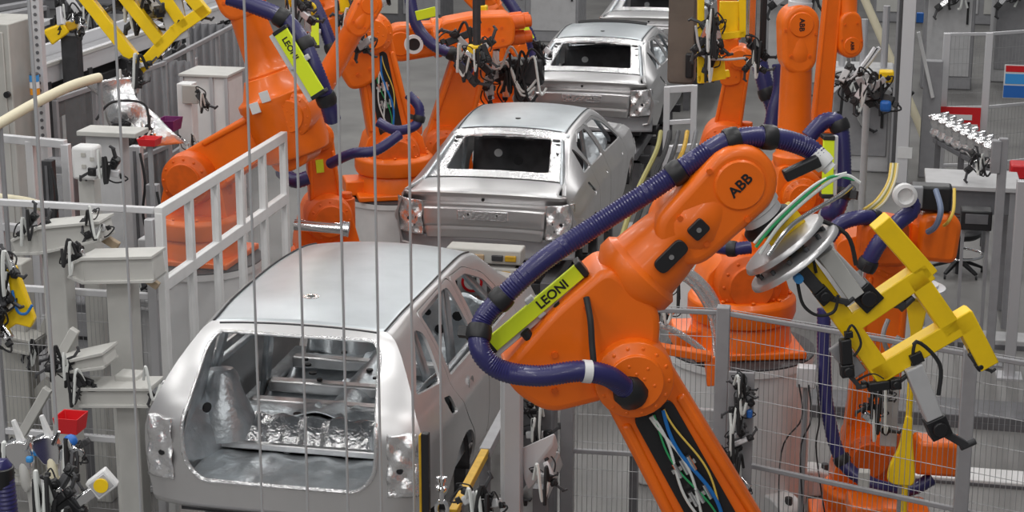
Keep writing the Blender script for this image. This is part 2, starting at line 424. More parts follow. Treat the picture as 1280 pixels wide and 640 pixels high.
def make_hatch(loc, label):
    root = thing('car_body', loc, label, 'car'); WL[root.name] = V((0, 0, 0))    # built in local space
    P = HB
    car_sides(P, root, STEEL)
    m = strip(P, .0, 2.62, 40); r = m.build('roof', STEEL_ROOF, root, solid=.012)
    # aerial hole in the roof
    c = strip_pt(P, .52, .45); mm = MB(); mm.cyl(c + V((0, 0, -.004)), c + V((0, 0, .003)), .055, n=20); mm.build('aerial_seat', STEEL_BRT, root)
    mm = MB(); mm.cyl(c + V((0, 0, -.002)), c + V((0, 0, .006)), .024, n=16); mm.build('aerial_hole', BLACK, root)
    strip(P, 3.58, 4.3, 16).build('bonnet', STEEL, root, solid=.012)
    # rear ring round the tailgate opening
    HWZ = sorted((z, x) for x, z in prof(P, 0)[2:])
    def hwz(z):
        for (z0, x0), (z1, x1) in zip(HWZ, HWZ[1:]):
            if z <= z1: return x0 + (x1 - x0) * max(0, z - z0) / max(1e-6, z1 - z0)
        return HWZ[-1][1]
    def rear_y(x, z):
        a = min(1, abs(x) / hwz(z)); v = max(0, (z - .47) / 1.095)
        v4 = min(1, v) ** 6; return interp(z, P['ys']) + P['wrap'] * (v4 + (1 - v4) * a ** 5)
    def rear(u, v):
        z = .47 + v * (1.565 - .47); a = 2 * u - 1; x = a * hwz(z)
        return V((x, rear_y(x, z), z + .024 * (1 - abs(a) ** 2.2) * v ** 8))
    m = MB(); m.grid(rear, 56, 44); o = m.build('tailgate_frame', STEEL, root, solid=.03)
    OP = roundpoly([(-.50, .64), (.50, .64), (.60, .76), (.615, .98), (.55, 1.44), (.50, 1.515), (-.50, 1.515), (-.55, 1.44), (-.615, .98), (-.60, .76)], .07)
    boolean(o, [prism_y(OP, -1, 1.2)]); o.data.set_sharp_from_angle(angle=math.radians(35))
    # rolled flange standing round the opening
    pts = []
    for x, z in OP: pts.append(V((x, rear_y(x, z) - .004, z)))
    MB().tube(pts, .014, n=8, closed=True).build('opening_flange', STEEL_BRT, root)
    # roof gutter lines
    for sgn in (-1, 1):
        MB().tube([strip_pt(P, y * .1, .5 + sgn * .487) + V((0, 0, .004)) for y in range(0, 27)], .007, n=6).build('roof_gutter', DARK, root)
    MB().tube([strip_pt(P, .0, u / 20) + V((0, -.008, -.012)) for u in range(1, 20)], .007, n=6).build('roof_gutter', DARK, root)
    # lamp recesses
    for sgn in (-1, 1):
        m = MB()
        def lamp(u, v):
            z = .62 + v * .42; x = .675 + u * (.865 - .675 - .02 * v)
            return V((sgn * x, interp(z, P['ys']) + P['wrap'] * abs(x / .88) ** 5 - .012 + .022 * math.sin(u * 7 + v * 3) * math.sin(v * 14), z))
        m.grid(lamp, 10, 26); lp = m.build('lamp_recess', STEEL_BRT, root, solid=.006)
        dark_discs(root, [((sgn * .78, .06, .70), (0, -1, 0), .016), ((sgn * .75, .045, .80), (0, -1, 0), .02), ((sgn * .80, .075, .93), (0, -1, 0), .018)])
    # apron under the opening
    m = MB(); m.grid(lambda u, v: V(((2 * u - 1) * (.875 - .03 * v), .035 + .09 * abs(2 * u - 1) ** 5 + .05 * v + .02 * math.sin(v * 6), .62 - v * .20)), 40, 10)
    m.build('rear_apron', STEEL, root, solid=.01)
    dark_discs(root, [((-.58, .07, .52), (0, -1, 0), .03), ((.58, .07, .52), (0, -1, 0), .03), ((.66, .08, .56), (0, -1, 0), .022), ((-.66, .08, .56), (0, -1, 0), .02)])
    # fuel filler pocket and dimple
    MB().b(.72, .70, .90, .80, .92, 1.08).build('filler_pocket', BLACK, root)
    p = sidept(P, 1, .33, .42)
    # inside
    m = MB(); m.grid(lambda u, v: V(((u - .5) * 1.24, .05 + v * .55, .625 + .012 * math.sin(u * 24) * math.sin(v * 9))), 36, 16); m.build('boot_floor', STEEL_IN, root, solid=.01)
    for yy, zz in ((.60, .665),):
        MB().beam((-.6, yy, zz), (.6, yy, zz), .05, .05, (0, 0, 1)).build('cross_member', STEEL, root, bevel=.01)
    m = MB(); m.grid(lambda u, v: V(((u - .5) * 1.26, .60 + v * .24 + .012 * math.sin(u * 60 + 2 * v), .64 + .17 * math.sin(v * PI * .5) + .008 * math.sin(u * 43))), 110, 10); m.build('seat_heel_panel', STEEL_RIB, root)
    m = MB(); m.grid(lambda u, v: V(((u - .5) * 1.3, .84 + v * 1.9, .80 - .18 * min(1, v * 3) - .05 * math.sin(v * 20) * (abs(u - .5) > .08) + (.05 + .10 * v) * math.exp(-((u - .5) / .09) ** 2))), 40, 60); m.build('cabin_floor', STEEL_IN, root, solid=.01)
    for yy in (1.35, 1.75, 2.3): MB().beam((-.62, yy, .68), (.62, yy, .68), .10, .09, (0, 0, 1)).build('seat_cross_member', STEEL, root, bevel=.015)
    m = MB(); m.grid(lambda u, v: V(((u - .5) * 1.36, 2.78 + .25 * v + .04 * math.sin(u * 17), .55 + .5 * v + .02 * math.sin(u * 31))), 40, 14); m.build('bulkhead', STEEL_IN, root, solid=.01)
    rnd = random.Random(3)
    dark_discs(root, [((rnd.uniform(-.5, .5), 1.0 + rnd.random() * 1.4, .74 + .0), (0, 0, 1), rnd.uniform(.015, .03)) for i in range(9)], 'floor_hole')
    dark_discs(root, [((rnd.uniform(-.5, .55), 2.83 + .02, rnd.uniform(.7, .98)), (0, -1, 0), rnd.uniform(.018, .04)) for i in range(9)], 'bulkhead_hole')
    for sgn in (-1, 1):                                        # wheel towers and inner side walls
        m = MB(); m.grid(lambda u, v: V((sgn * (.80 - (.24 + .05 * math.sin(v * 5)) * math.sin(PI * min(1, max(0, u)) ) ** .8 * (1 - .65 * v)), .20 + .95 * u, .52 + .62 * v)), 28, 18)
        m.build('wheel_tower', STEEL_IN, root, solid=.008)
        m = MB(); m.lathe((sgn * .60, .74, .66), (sgn * .06, .12, 1), [(0, .22), (.14, .21), (.26, .16), (.36, .125), (.43, .115), (.47, .085), (.48, .03)], 22); m.build('damper_dome', STEEL_IN, root)
        m = MB(); m.prism(roundpoly([(.30, .98), (.62, .98), (.56, 1.26), (.44, 1.30)], .04), (sgn * .70, 0, 0), (0, 1, 0), (0, 0, 1), (1, 0, 0), -.02, .02); m.build('gusset', STEEL, root, bevel=.01)
        MB().cyl((sgn * .70 - .024, .46, 1.10), (sgn * .70 + .024, .46, 1.10), .04, n=14).build('gusset_hole', BLACK, root)
        m = MB(); m.grid(lambda u, v: V((sgn * (.735 - .10 * v), .20 + .10 * u + .35 * v + .16 * u, .62 + .82 * v)), 6, 14); m.build('pillar_inner', STEEL_IN, root, solid=.01)
        for a, b_, w_ in (((.70, 1.84, .5), (.60, 1.86, 1.5), .13), ((.72, .95, 1.05), (.60, .92, 1.48), .09), ((.585, .5, 1.475), (.60, 2.4, 1.49), .07), ((.76, .3, 1.08), (.77, 2.9, 1.0), .05), ((.76, 2.9, 1.0), (.59, 2.4, 1.47), .07)):
            MB().beam((sgn * a[0], a[1], a[2]), (sgn * b_[0], b_[1], b_[2]), .04, w_, (0, 1, .01) if abs(b_[2] - a[2]) > .3 else (0, 0, 1)).build('inner_pillar', STEEL_IN, root, bevel=.012)
        MB().beam((sgn * .76, .95, .46), (sgn * .76, 3.0, .46), .14, .20, (0, 0, 1)).build('sill_inner', STEEL_IN, root, bevel=.02)
    dark_discs(root, [((-.57, .38, 1.0), (.9, -.4, 0), .035), ((.57, .38, 1.0), (-.9, -.4, 0), .035)], 'tower_hole')
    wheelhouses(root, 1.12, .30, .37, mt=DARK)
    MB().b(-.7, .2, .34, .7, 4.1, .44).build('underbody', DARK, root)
    # grip dimple on rear door
    c = V((.897, 1.36, .93)); m = MB(); m.lathe(c, (1, 0, 0), [(.004, .075), (.008, .066), (-.004, .05), (-.012, .02), (-.013, .001)], 20, caps=False); m.build('grip_dimple', STEEL, root)
    WL[root.name] = V(loc)
    return root

# ---- saloon (the cars behind)
SD = dict(L=4.72, y0=0.0, wrap=.10,
    ys=[(.3, .05), (1.2, .03)],
    zs=[(0, .50), (.7, .36), (1.6, .27), (3.4, .27), (4.7, .40)],
    wB=[(0, .875), (.12, .90), (.5, .92), (4.0, .93), (4.72, .84)],
    zb=[(0, .995), (1.2, 1.045), (2.5, 1.01), (3.6, .955), (4.72, .84)],
    wb=[(0, .82), (.15, .83), (.8, .84), (2, .85), (3.5, .86), (4.72, .79)],
    zr=[(0, 1.075), (.42, 1.095), (.58, 1.135), (1.3, 1.40), (1.55, 1.44), (2.2, 1.465), (2.75, 1.44), (3.05, 1.37), (3.7, 1.02), (4.72, .90)],
    wr=[(0, .76), (.42, .69), (.58, .66), (1.35, .575), (2.2, .59), (2.9, .59), (3.7, .73), (4.72, .68)],
    crown=[(0, .012), (.5, .02), (1.4, .04), (2.6, .05), (3, .05), (4.7, .05)],
    windows=[roundpoly([(1.10, 1.085), (1.40, 1.085), (1.28, 1.30), (1.24, 1.30)], .02), roundpoly([(1.47, 1.085), (2.16, 1.06), (2.02, 1.38), (1.72, 1.385), (1.40, 1.30)], .05),
             roundpoly([(2.30, 1.055), (3.38, 1.0), (2.98, 1.25), (2.62, 1.375), (2.17, 1.395)], .05)],
    arches=[((1.08, .30), .365), ((3.85, .30), .365)],
    cutouts=[roundpoly([(1.02, 1.0), (1.10, 1.0), (1.25, .86), (1.20, .82)], .02), circ((2.05, .90), .022, 12), circ((3.22, .86), .025, 12), circ((3.3, .60), .02, 10)],
    doors=[('rear_door', roundpoly([(1.44, 1.30), (1.42, .95), (1.5, .6), (1.58, .37), (2.2, .37), (2.2, 1.06), (2.10, 1.405), (1.7, 1.405)], .05)),
           ('front_door', roundpoly([(2.14, 1.41), (2.235, 1.06), (2.235, .37), (3.4, .37), (3.52, .7), (3.48, .97), (3.05, 1.26), (2.65, 1.40)], .05))])
def make_saloon(loc, label):
    root = thing('car_body', loc, label, 'car'); WL[root.name] = V((0, 0, 0))
    P = SD
    car_sides(P, root, STEEL)
    strip(P, 1.42, 2.86, 26).build('roof', STEEL_ROOF, root, solid=.012)
    c = strip_pt(P, 1.75, .5); MB().cyl(c + V((0, 0, -.004)), c + V((0, 0, .005)), .028, n=14).build('aerial_hole', BLACK, root)
    m = strip(P, .46, 1.40, 26); o = m.build('rear_window_frame', STEEL_BRT, root, solid=.02)
    y0_, y1_ = strip_pt(P, .60, .5).y, strip_pt(P, 1.24, .5).y
    W = roundpoly([(-.53, y0_), (.53, y0_), (.45, y1_), (-.45, y1_)], .06); boolean(o, [prism_z(W, .3, 2)]); o.data.set_sharp_from_angle(angle=math.radians(35))
    def at_xy(x, y):
        t = [k for k in range(101) if strip_pt(P, .46 + .94 * k / 100, .5).y >= y]; yy = .46 + .94 * (t[0] if t else 100) / 100
        return strip_pt(P, yy, .5 + .5 * x / interp(yy, P['wr']))
    MB().tube([at_xy(x, y) + V((0, 0, -.012)) for x, y in W], .014, n=6, closed=True).build('window_flange', STEEL_BRT, root)
    for x, y, r in ((-.50, 1.28, .03), (.50, 1.28, .03), (-.52, 1.2, .016), (.53, 1.2, .016), (.55, 1.05, .014)):
        p = at_xy(x, y); n = V((0, -.35, .94))
        mm = MB(); mm.box(p + n * .004, (r * 2.4, r, .012), (V((1, 0, 0)), V((0, .94, .35)), n)); mm.build('frame_slot', BLACK, root)
    mm = MB(); rnd = random.Random(5)
    for k in range(13): p = at_xy(-.24 + .04 * k, 1.27 + rnd.uniform(-.012, .012)); mm.box(p + V((0, 0, -.002)), (.042, .04, .02))
    mm.build('header_opening', BLACK, root)
    for sgn in (-1, 1):
        MB().tube([strip_pt(P, y * .1, .5 + sgn * .488) + V((0, 0, .003)) for y in range(14, 30)], .006, n=6).build('roof_gutter', DARK, root)
    MB().tube([strip_pt(P, 1.41, u / 20) + V((0, 0, .002)) for u in range(1, 20)], .006, n=6).build('roof_gutter', DARK, root)
    strip(P, 3.68, 4.66, 20).build('bonnet', STEEL, root, solid=.012)
    # boot lid: deck, lip and vertical face
    T = [(.52, 1.118), (.35, 1.118), (.2, 1.112), (.10, 1.103), (.04, 1.088), (.03, 1.07), (.05, 1.03), (.085, .985), (.11, .955), (.105, .935), (.06, .915), (.045, .90), (.04, .80), (.045, .74), (.065, .715), (.06, .68), (.075, .60), (.14, .575)]
    HW = [(1.2, .655), (1.1, .72), (1.06, .80), (.96, .82), (.93, .62), (.9, .60), (.72, .585), (.57, .56)][::-1]
    def lid(t, u):
        f = t * (len(T) - 1); k = min(int(f), len(T) - 2); e = f - k; y = T[k][0] * (1 - e) + T[k + 1][0] * e; z = T[k][1] * (1 - e) + T[k + 1][1] * e
        a = 2 * u - 1; hw = interp(z, HW)
        x = a * hw
        return V((x, y + .09 * abs(x / .78) ** 4, z - (.035 * abs(a) ** 3 if z > 1.06 else .02 * abs(a) ** 3)))
    MB().grid(lid, 68, 40).build('boot_lid', STEEL, root, solid=.012)
    m = MB(); m.box((0, .036, .84), (.50, .012, .10)); m.build('plate_seat', STEEL_BRT, root, bevel=.006)
    dark_discs(root, [((-.14, .03, .85), (0, -1, 0), .010), ((.14, .03, .85), (0, -1, 0), .010), ((0, .06, 1.0), (0, -1, 0), .016)])
    # rear fascia, lamp wells, bumper beam
    m = MB(); m.grid(lambda u, v: V(((2 * u - 1) * (.87 - .03 * v), .13 + .09 * abs(2 * u - 1) ** 5 + (.0 if v > .4 else .05 * (1 - v / .4)), .46 + .54 * v)), 40, 16); m.build('rear_panel', STEEL, root, solid=.01)
    for sgn in (-1, 1):
        m = MB(); m.grid(lambda u, v: V((sgn * (.60 + .27 * u), .09 + .10 * u ** 3 + .02 * math.sin(u * 9) * math.sin(v * 10), .60 + .36 * v + .02 * u)), 14, 20); m.build('lamp_well', STEEL_BRT, root, solid=.006)
        m = MB(); m.grid(lambda u, v: V((sgn * (.66 + .16 * u), .13 + .05 * u, .955 - .05 * v)), 4, 3); m.build('lamp_well_shadow_gap', BLACK, root)
        dark_discs(root, [((sgn * .70, .10, .70), (0, -1, 0), .022), ((sgn * .66, .08, .78), (0, -1, 0), .016), ((sgn * .745, .12, .76), (0, -1, 0), .02)])
    m = MB(); m.grid(lambda u, v: V(((2 * u - 1) * .86, .10 + .12 * abs(2 * u - 1) ** 3 + .03 * math.sin(v * PI), .60 - .22 * v)), 40, 8); m.build('bumper_beam', GREYP, root, solid=.02)
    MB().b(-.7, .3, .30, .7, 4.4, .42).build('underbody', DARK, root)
    # cabin
    MB().grid(lambda u, v: V(((u - .5) * 1.25, .56 + v * .5, 1.02 + .01 * math.sin(u * 20))), 20, 8).build('parcel_shelf', STEEL_IN, root, solid=.01)
    m = MB(); m.grid(lambda u, v: V(((u - .5) * 1.3, 1.0 + v * 2.5, .52 + .12 * math.exp(-((u - .5) / .1) ** 2) + .02 * math.sin(v * 30))), 24, 40); m.build('cabin_floor', STEEL_IN, root, solid=.01)
    MB().grid(lambda u, v: V(((u - .5) * 1.4, 3.2 + .3 * v + .05 * math.sin(u * 15), .5 + .52 * v)), 24, 10).build('bulkhead', STEEL_IN, root, solid=.01)
    m = MB(); m.grid(lambda u, v: V(((u - .5) * 1.2, 2.3 + .18 * v, .5 + .65 * v + .05 * math.sin(u * PI))), 24, 10); m.build('seat_back_panel', DARK, root, solid=.02)
    dark_discs(root, [((-.1, 2.36, .9), (0, -1, .2), .05), ((.2, 2.36, 1.0), (0, -1, .2), .04), ((.35, 2.37, .85), (0, -1, .2), .05)], 'panel_hole')
    MB().cyl((-.30, 2.27, 1.0), (-.30, 2.285, 1.0), .045, n=18).build('hole_light_disc', WHITE, root, label='round white disc painted as light in the steering column hole')  # white disc stands in for light showing in the steering column hole
    for sgn in (-1, 1):
        for a, b_, w_ in (((.72, 2.22, .5), (.60, 2.14, 1.39), .13), ((.72, 3.5, .95), (.60, 2.9, 1.38), .07), ((.58, 1.4, 1.37), (.59, 2.7, 1.41), .07), ((.70, .5, 1.05), (.57, 1.3, 1.36), .10)):
            MB().beam((sgn * a[0], a[1], a[2]), (sgn * b_[0], b_[1], b_[2]), .03, w_, (0, 1, .01)).build('inner_pillar', STEEL_IN, root, bevel=.01)
        MB().beam((sgn * .76, 1.2, .44), (sgn * .76, 3.6, .44), .14, .2, (0, 0, 1)).build('sill_inner', STEEL_IN, root, bevel=.02)
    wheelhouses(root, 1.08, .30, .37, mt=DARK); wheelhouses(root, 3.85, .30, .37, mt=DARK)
    WL[root.name] = V(loc)
    return root
XC = -3.74
hatch = make_hatch((XC + .12, 10.02, .605), 'bare metal hatchback body with open tailgate hole, nearest the viewer')
saloon = make_saloon((XC - .05, 16.75, .50), 'bare metal saloon body with closed boot lid, directly ahead of the hatchback')
PITCH_Y = 6.33
sal3 = copy_tree(saloon, (XC - .10, 16.75 + PITCH_Y, .55), 'bare metal saloon body further up the line with dark slot across roof front')
sal4 = copy_tree(saloon, (XC - .02, 16.75 + 2 * PITCH_Y, .55), 'bare metal saloon body farthest up the line, its roof cut off by the top edge')
for o_, k_ in ((hatch, 1.07), (saloon, 1.06), (sal3, 1.09), (sal4, 1.06)): o_.scale = (k_, 1, 1)
p = [strip_pt(SD, 2.75, .5 + .40 * k / 10) for k in range(-10, 11)]
WL[sal3.name] = V((0, 0, 0)); MB().tube([q + V((0, 0, .012)) for q in p], .035, n=6).build('roof_front_slot', BLACK, sal3); WL[sal3.name] = V(sal3.location)
# ------------------------------------------------------------------ welding robots
def rotz(v, deg):
    a = math.radians(deg); return V((v.x * math.cos(a) - v.y * math.sin(a), v.x * math.sin(a) + v.y * math.cos(a), v.z))
def hosepts(px, P0=None, n=None, k=10):
    out = []
    for q in px:
        out.append(at(*q) if len(q) == 3 else atp(q[0], q[1], P0, n))
    return smoothpts(out, k)
def ribbed(m, pts, r, pitch=.016, n=12):
    L = [0]
    for a, b in zip(pts, pts[1:]): L.append(L[-1] + (b - a).length)
    tot = L[-1]; N = int(tot / pitch * 2); res = []; k = 0
    for i in range(N + 1):
        t = tot * i / N
        while k < len(L) - 2 and L[k + 1] < t: k += 1
        f = (t - L[k]) / max(1e-9, L[k + 1] - L[k]); res.append(pts[k].lerp(pts[k + 1], f))
    cnt = len(res)
    return m.tube(res, lambda t: r * (1 + .045 * (1 if int(round(t * (cnt - 1))) % 2 else -1)), n)
def dress_hose(root, pts, r, collars=(), pitch=.016, name='dress_hose'):
    h = ribbed(MB(), pts, r, pitch).build(name, HOSE, root, smooth=60)
    for f in collars:
        i = max(1, min(len(pts) - 2, int(f * (len(pts) - 1)))); d = (pts[i + 1] - pts[i - 1]).normalized()
        m = MB(); m.lathe(pts[i] - d * r * .7, d, [(0, r * 1.14), (r * .3, r * 1.24), (r * 1.0, r * 1.24), (r * 1.4, r * 1.14)], 16)
        s, t, _ = frame_from(d); m.box(pts[i] + s * r * 1.5, (r * .9, r * .8, r * 1.0), (s, t, d)); m.build('hose_collar', BLACK, root, smooth=30)
    return h
def plate(root, a, b, w, n, words=None, flip=1, tray=True, bolts=False, tsz=.55, tpos=.72):
    """bright green slide plate with its rail, from a to b facing n"""
    a, b, n = V(a), V(b), V(n); d = (b - a).normalized(); L = (b - a).length; w_ = n.cross(d).normalized()
    if tray:
        m = MB(); m.box((a + b) / 2 - n * .05 - w_ * w * .35 * flip, (w * 1.2, .05, L * 1.04), (w_, n, d)); m.build('slide_rail', ALU_LT, root, bevel=.006)
        for e in (a, b):
            m = MB(); m.box(e - n * .03, (w * 1.05, .10, .035), (w_, n, d)); m.build('rail_end_block', BLACK, root, bevel=.006)
        c = a.lerp(b, .5); m = MB(); m.box(c - n * .012, (w * 1.5, .045, .05), (w_, n, d)); m.build('slide_clip', GREY_LT, root, bevel=.008)
        for f in (.30, .66) if bolts else ():
            c = a.lerp(b, f); m = MB(); m.cyl(c - w_ * w * .7 * flip, c - w_ * w * 2.0 * flip, .028, n=12); m.cyl(c - w_ * w * 2.0 * flip, c - w_ * w * 2.15 * flip, .018, n=10); m.build('spring_bolt', BLACK, root)
    m = MB(); m.box((a + b) / 2, (w, .025, L), (w_, n, d)); p = m.build('green_cover', NEON, root, bevel=.005, label='bright yellow-green cover strip')
    if words:
        t = d * flip; text('lettering', words, w * tsz, a.lerp(b, tpos) + n * .0135, t, n.cross(t), BLACK, p)
    return p
def robot(label, P0, n, A2, A3, W, T, s=1.0, e=.29, flip=1, base=None, words=True, cover=False, ped=0, hi=False, motor=True, tool=True, badge_sgn=1, twist=None, name='welding_robot', upper_r=1.0, word_rev=False, turret=True, th=.80, barrel=False, us=1.0, ls=1.0):
    n = V(n).normalized(); d = (A3 - A2).normalized()
    h = V((n.y, -n.x, 0)) ; h.normalize()
    foot = base if base is not None else V((A2.x, A2.y, 0)) - h * .0
    bz = A2.z - th * s
    B = V((foot.x, foot.y, bz if base is None else base.z))
    root = thing(name, B, label, 'robot', 'orange welding robots')
    # base and turret
    if turret:
        m = MB(); m.box(B + V((0, 0, .03 * s)), (.86 * s, .80 * s, .06 * s), (h, n, V((0, 0, 1)))); m.lathe(B, (0, 0, 1), [(.04 * s, .40 * s), (.20 * s, .38 * s), (.24 * s, .36 * s)], 28)
        m.box(B + h * .42 * s + V((0, 0, .10 * s)), (.24 * s, .34 * s, .16 * s), (h, n, V((0, 0, 1)))); m.build('base', ORANGE, root, bevel=.015 * s)
        m = MB(); m.lathe(B, (0, 0, 1), [(.24 * s, .40 * s), (.30 * s, .42 * s), (.40 * s, .42 * s), (.44 * s, .38 * s)], 32)
        for k in range(10):
            a = 2 * PI * k / 10; c = B + V((.37 * s * math.cos(a), .37 * s * math.sin(a), .44 * s)); m.cyl(c, c + V((0, 0, .02 * s)), .02 * s, n=6)
        loc = lambda u, w: A2 + h * u + V((0, 0, w))
        q = A2 - V((B.x, B.y, A2.z)); hu = q.dot(h)
        poly = stadium((-hu, bz + .45 * s - A2.z), (0, 0), .34 * s, .25 * s)
        m.prism(poly, A2, h, V((0, 0, 1)), n, -.30 * s, .14 * s); m.build('turret', ORANGE, root, bevel=.02 * s)
        m = MB(); c = V((B.x, B.y, bz + .62 * s)) - h * .22 * s; m.cyl(c - n * .05 * s, c - n * .05 * s + V((0, 0, .34 * s)), .10 * s, n=16); m.cyl(c - n * .05 * s + V((0, 0, .34 * s)), c - n * .05 * s + V((0, 0, .40 * s)), .07 * s, n=16); m.build('turret_motor', ORANGE_DK, root, bevel=.01 * s)
    m = MB(); m.lathe(A2 - n * .34 * s, n, [(0, .16 * s), (.04 * s, .24 * s), (.50 * s, .26 * s), (.62 * s, .24 * s), (.66 * s, .17 * s), (.68 * s, .17 * s)], 30)
    for k in range(12):
        a = 2 * PI * k / 12; sx, ty, _ = frame_from(n); c = A2 + n * .29 * s + sx * (.205 * s * math.cos(a)) + ty * (.205 * s * math.sin(a)); m.cyl(c, c + n * .02 * s, .014 * s, n=6)
    m.build('shoulder_gear', ORANGE_DK if not hi else ORANGE, root, bevel=.006 * s)
    s0 = s; s = s0 * ls
    # lower arm
    p = n.cross(d)
    m = MB(); L1 = (A3 - A2).length
    m.prism(stadium((0, 0), (L1, 0), .25 * s, .20 * s, 14), A2, d, p, n, -.12 * s, .14 * s)
    la = m.build('lower_arm', ORANGE, root, bevel=.035 * s, seg=3)
    for sg in (-1, 1):                                         # raised edges of the casting
        m = MB(); m.beam(A2 + d * .28 * s + p * sg * .205 * s + n * .13 * s, A2 + d * (L1 - .24 * s) + p * sg * .165 * s + n * .13 * s, .055 * s, .06 * s, n); m.build('arm_rib', ORANGE, la, bevel=.02 * s)
    if cover:
        m = MB(); m.prism(roundpoly([(.20 * s, -.125 * s), (L1 - .22 * s, -.115 * s), (L1 - .22 * s, .115 * s), (.20 * s, .125 * s)], .06 * s), A2, d, p, n, .13 * s, .155 * s); cv = m.build('cable_bay', BLACK, la, bevel=.004)
        for k, (mt_, o0, o1, w_) in enumerate(((CABLEBLUE, -.05, -.03, .011), (CABLEW, .00, .03, .008), (CABLEW, .035, .05, .008), (GREEN, .02, -.005, .006), (CABLEY, -.085, -.06, .006))):
            pts = [A2 + d * (L1 - .26 * s - (L1 - .50 * s) * t) + p * s * ((o0 + (o1 - o0) * t) + .030 * math.sin(t * PI * 2.2 + k * 1.9)) + n * (.17 * s + .02 * math.sin(t * PI)) for t in [i / 14 for i in range(15)]]
            MB().tube(smoothpts(pts, 3), w_ * s, n=7).build('cable', mt_, la)
        for t in (.42, .56):
            c = A2 + d * L1 * t + n * .175 * s
            m = MB(); m.box(c, (.14 * s, .02 * s, .025 * s), (p, n, d)); 
            for q in (-.045, 0, .04): m.cyl(c + p * q * s - d * .045 * s + n * .012 * s, c + p * q * s + d * .045 * s + n * .012 * s, .013 * s, n=10)
            m.build('cable_coupling', CHROME, la)
    s = s0 * us; e = e / us
    # elbow
    U = (W - A3); du = U.length; ang = math.asin(max(-.9, min(.9, e * s / du))) * flip
    u0 = U.normalized(); w0 = n.cross(u0)
    u = (u0 * math.cos(ang) - w0 * math.sin(ang)).normalized(); w = n.cross(u).normalized()
    A4 = A3 + w * (e * s * flip) * 1.0
    # make sure the axis through A4 along u meets W
    u = (W - A4).normalized(); w = n.cross(u).normalized(); L2 = (W - A4).length
    oc = (A3 - A4); ou, ow = oc.dot(u), oc.dot(w)
    m = MB(); m.lathe(A3 - n * .28 * s, n, [(0, .14 * s), (.03 * s, .20 * s), (.46 * s, .22 * s), (.54 * s, .21 * s), (.57 * s, .15 * s), (.59 * s, .15 * s)], 30)
    sx, ty, _ = frame_from(n)
    for k in range(14):
        a = 2 * PI * k / 14; c = A3 + n * .262 * s + sx * (.18 * s * math.cos(a)) + ty * (.18 * s * math.sin(a)); m.cyl(c, c + n * .018 * s, .012 * s, n=6)
    for k in range(6):
        for rr in (.05, .10):
            a = 2 * PI * k / 6 + rr * 9; c = A3 + n * .30 * s + sx * (rr * s * math.cos(a)) + ty * (rr * s * math.sin(a)); m.cyl(c, c + n * .014 * s, .011 * s, n=6)
    m.build('elbow_gear', ORANGE, root, bevel=.006 * s)
    blk = roundpoly([(-.46 * s, -.16 * s), (-.50 * s, .05 * s), (-.46 * s, .20 * s), (-.05 * s, .23 * s), (.34 * s, .20 * s), (.36 * s, -.17 * s), (ou + .24 * s, ow * .9), (ou + .08 * s, ow * 1.2), (ou - .16 * s, ow * 1.05)] if flip > 0 else
                    [(-.46 * s, .16 * s), (-.50 * s, -.05 * s), (-.46 * s, -.20 * s), (-.05 * s, -.23 * s), (.34 * s, -.20 * s), (.36 * s, .17 * s), (ou + .24 * s, ow * .9), (ou + .08 * s, ow * 1.2), (ou - .16 * s, ow * 1.05)], .09 * s)
    m = MB(); m.prism(blk, A4, u, w, n, -.22 * s, .20 * s); el = m.build('elbow_housing', ORANGE, root, bevel=.04 * s, seg=3)
    for a_, b_ in ((-.34, .06), (-.20, .06), (-.34, -.08), (.1, .12)):
        c = A4 + u * a_ * s + w * b_ * s * flip + n * .19 * s; MB().cyl(c, c + n * .024 * s, .018 * s, n=8).build('housing_bolt', ORANGE_DK, el)
    if barrel:
        m = MB(); m.lathe(A4 - u * .40 * s, u, [(0, .22 * s), (.02 * s, .30 * s), (.10 * s, .33 * s), (.50 * s, .345 * s), (.54 * s, .37 * s), (.60 * s, .37 * s), (.64 * s, .31 * s), (.80 * s, .24 * s)], 36); m.build('elbow_barrel', ORANGE, root, bevel=.008 * s)
    if motor:
        for a_, b_ in ((-.10, -.09), (.10, -.09), (0, .10)):
            c = A4 - u * .44 * s + n * a_ * s + w * b_ * s; m = MB(); m.lathe(c, -u, [(0, .085 * s), (.16 * s, .085 * s), (.17 * s, .07 * s), (.24 * s, .07 * s), (.25 * s, .05 * s)], 16); m.build('axis_motor', ORANGE_DK, root)
    # upper arm and wrist
    k = upper_r; m = MB()
    m.lathe(A4, u, [(.30 * s, .20 * s), (.36 * s, .225 * s * k), (.42 * s, .225 * s * k), (.45 * s, .195 * s * k), (.55 * s, .185 * s * k), (L2 - .42 * s, .165 * s * k), (L2 - .38 * s, .185 * s * k), (L2 - .30 * s, .19 * s * k), (L2 - .14 * s, .17 * s)], 32); ua = m.build('upper_arm', ORANGE, root, smooth=40)
    if hi:
        rr = .203 * s * k
        for a_, l_, w_, rd in ((.60, .20, .085, .04), (.80, .10, .085, .02)):
            m = MB(); m.prism(roundpoly([(-l_ / 2 * s, -w_ / 2 * s), (l_ / 2 * s, -w_ / 2 * s), (l_ / 2 * s, w_ / 2 * s), (-l_ / 2 * s, w_ / 2 * s)], rd * s), A4 + u * a_ * s + n * (rr - .018), u, w, n, 0, .026); m.build('black_cap', BLACK, ua, bevel=.004)
            m = MB(); c = A4 + u * a_ * s + n * (rr + .006); m.cyl(c, c + n * .008, .014 * s, n=10); m.build('cap_screw', CHROME, ua)
    m = MB(); m.prism(stadium((L2 - .36 * s, 0), (L2, 0), .185 * s, .205 * s, 16), A4, u, w, n, -.17 * s, .17 * s); wr = m.build('wrist', ORANGE, root, bevel=.05 * s, seg=4)
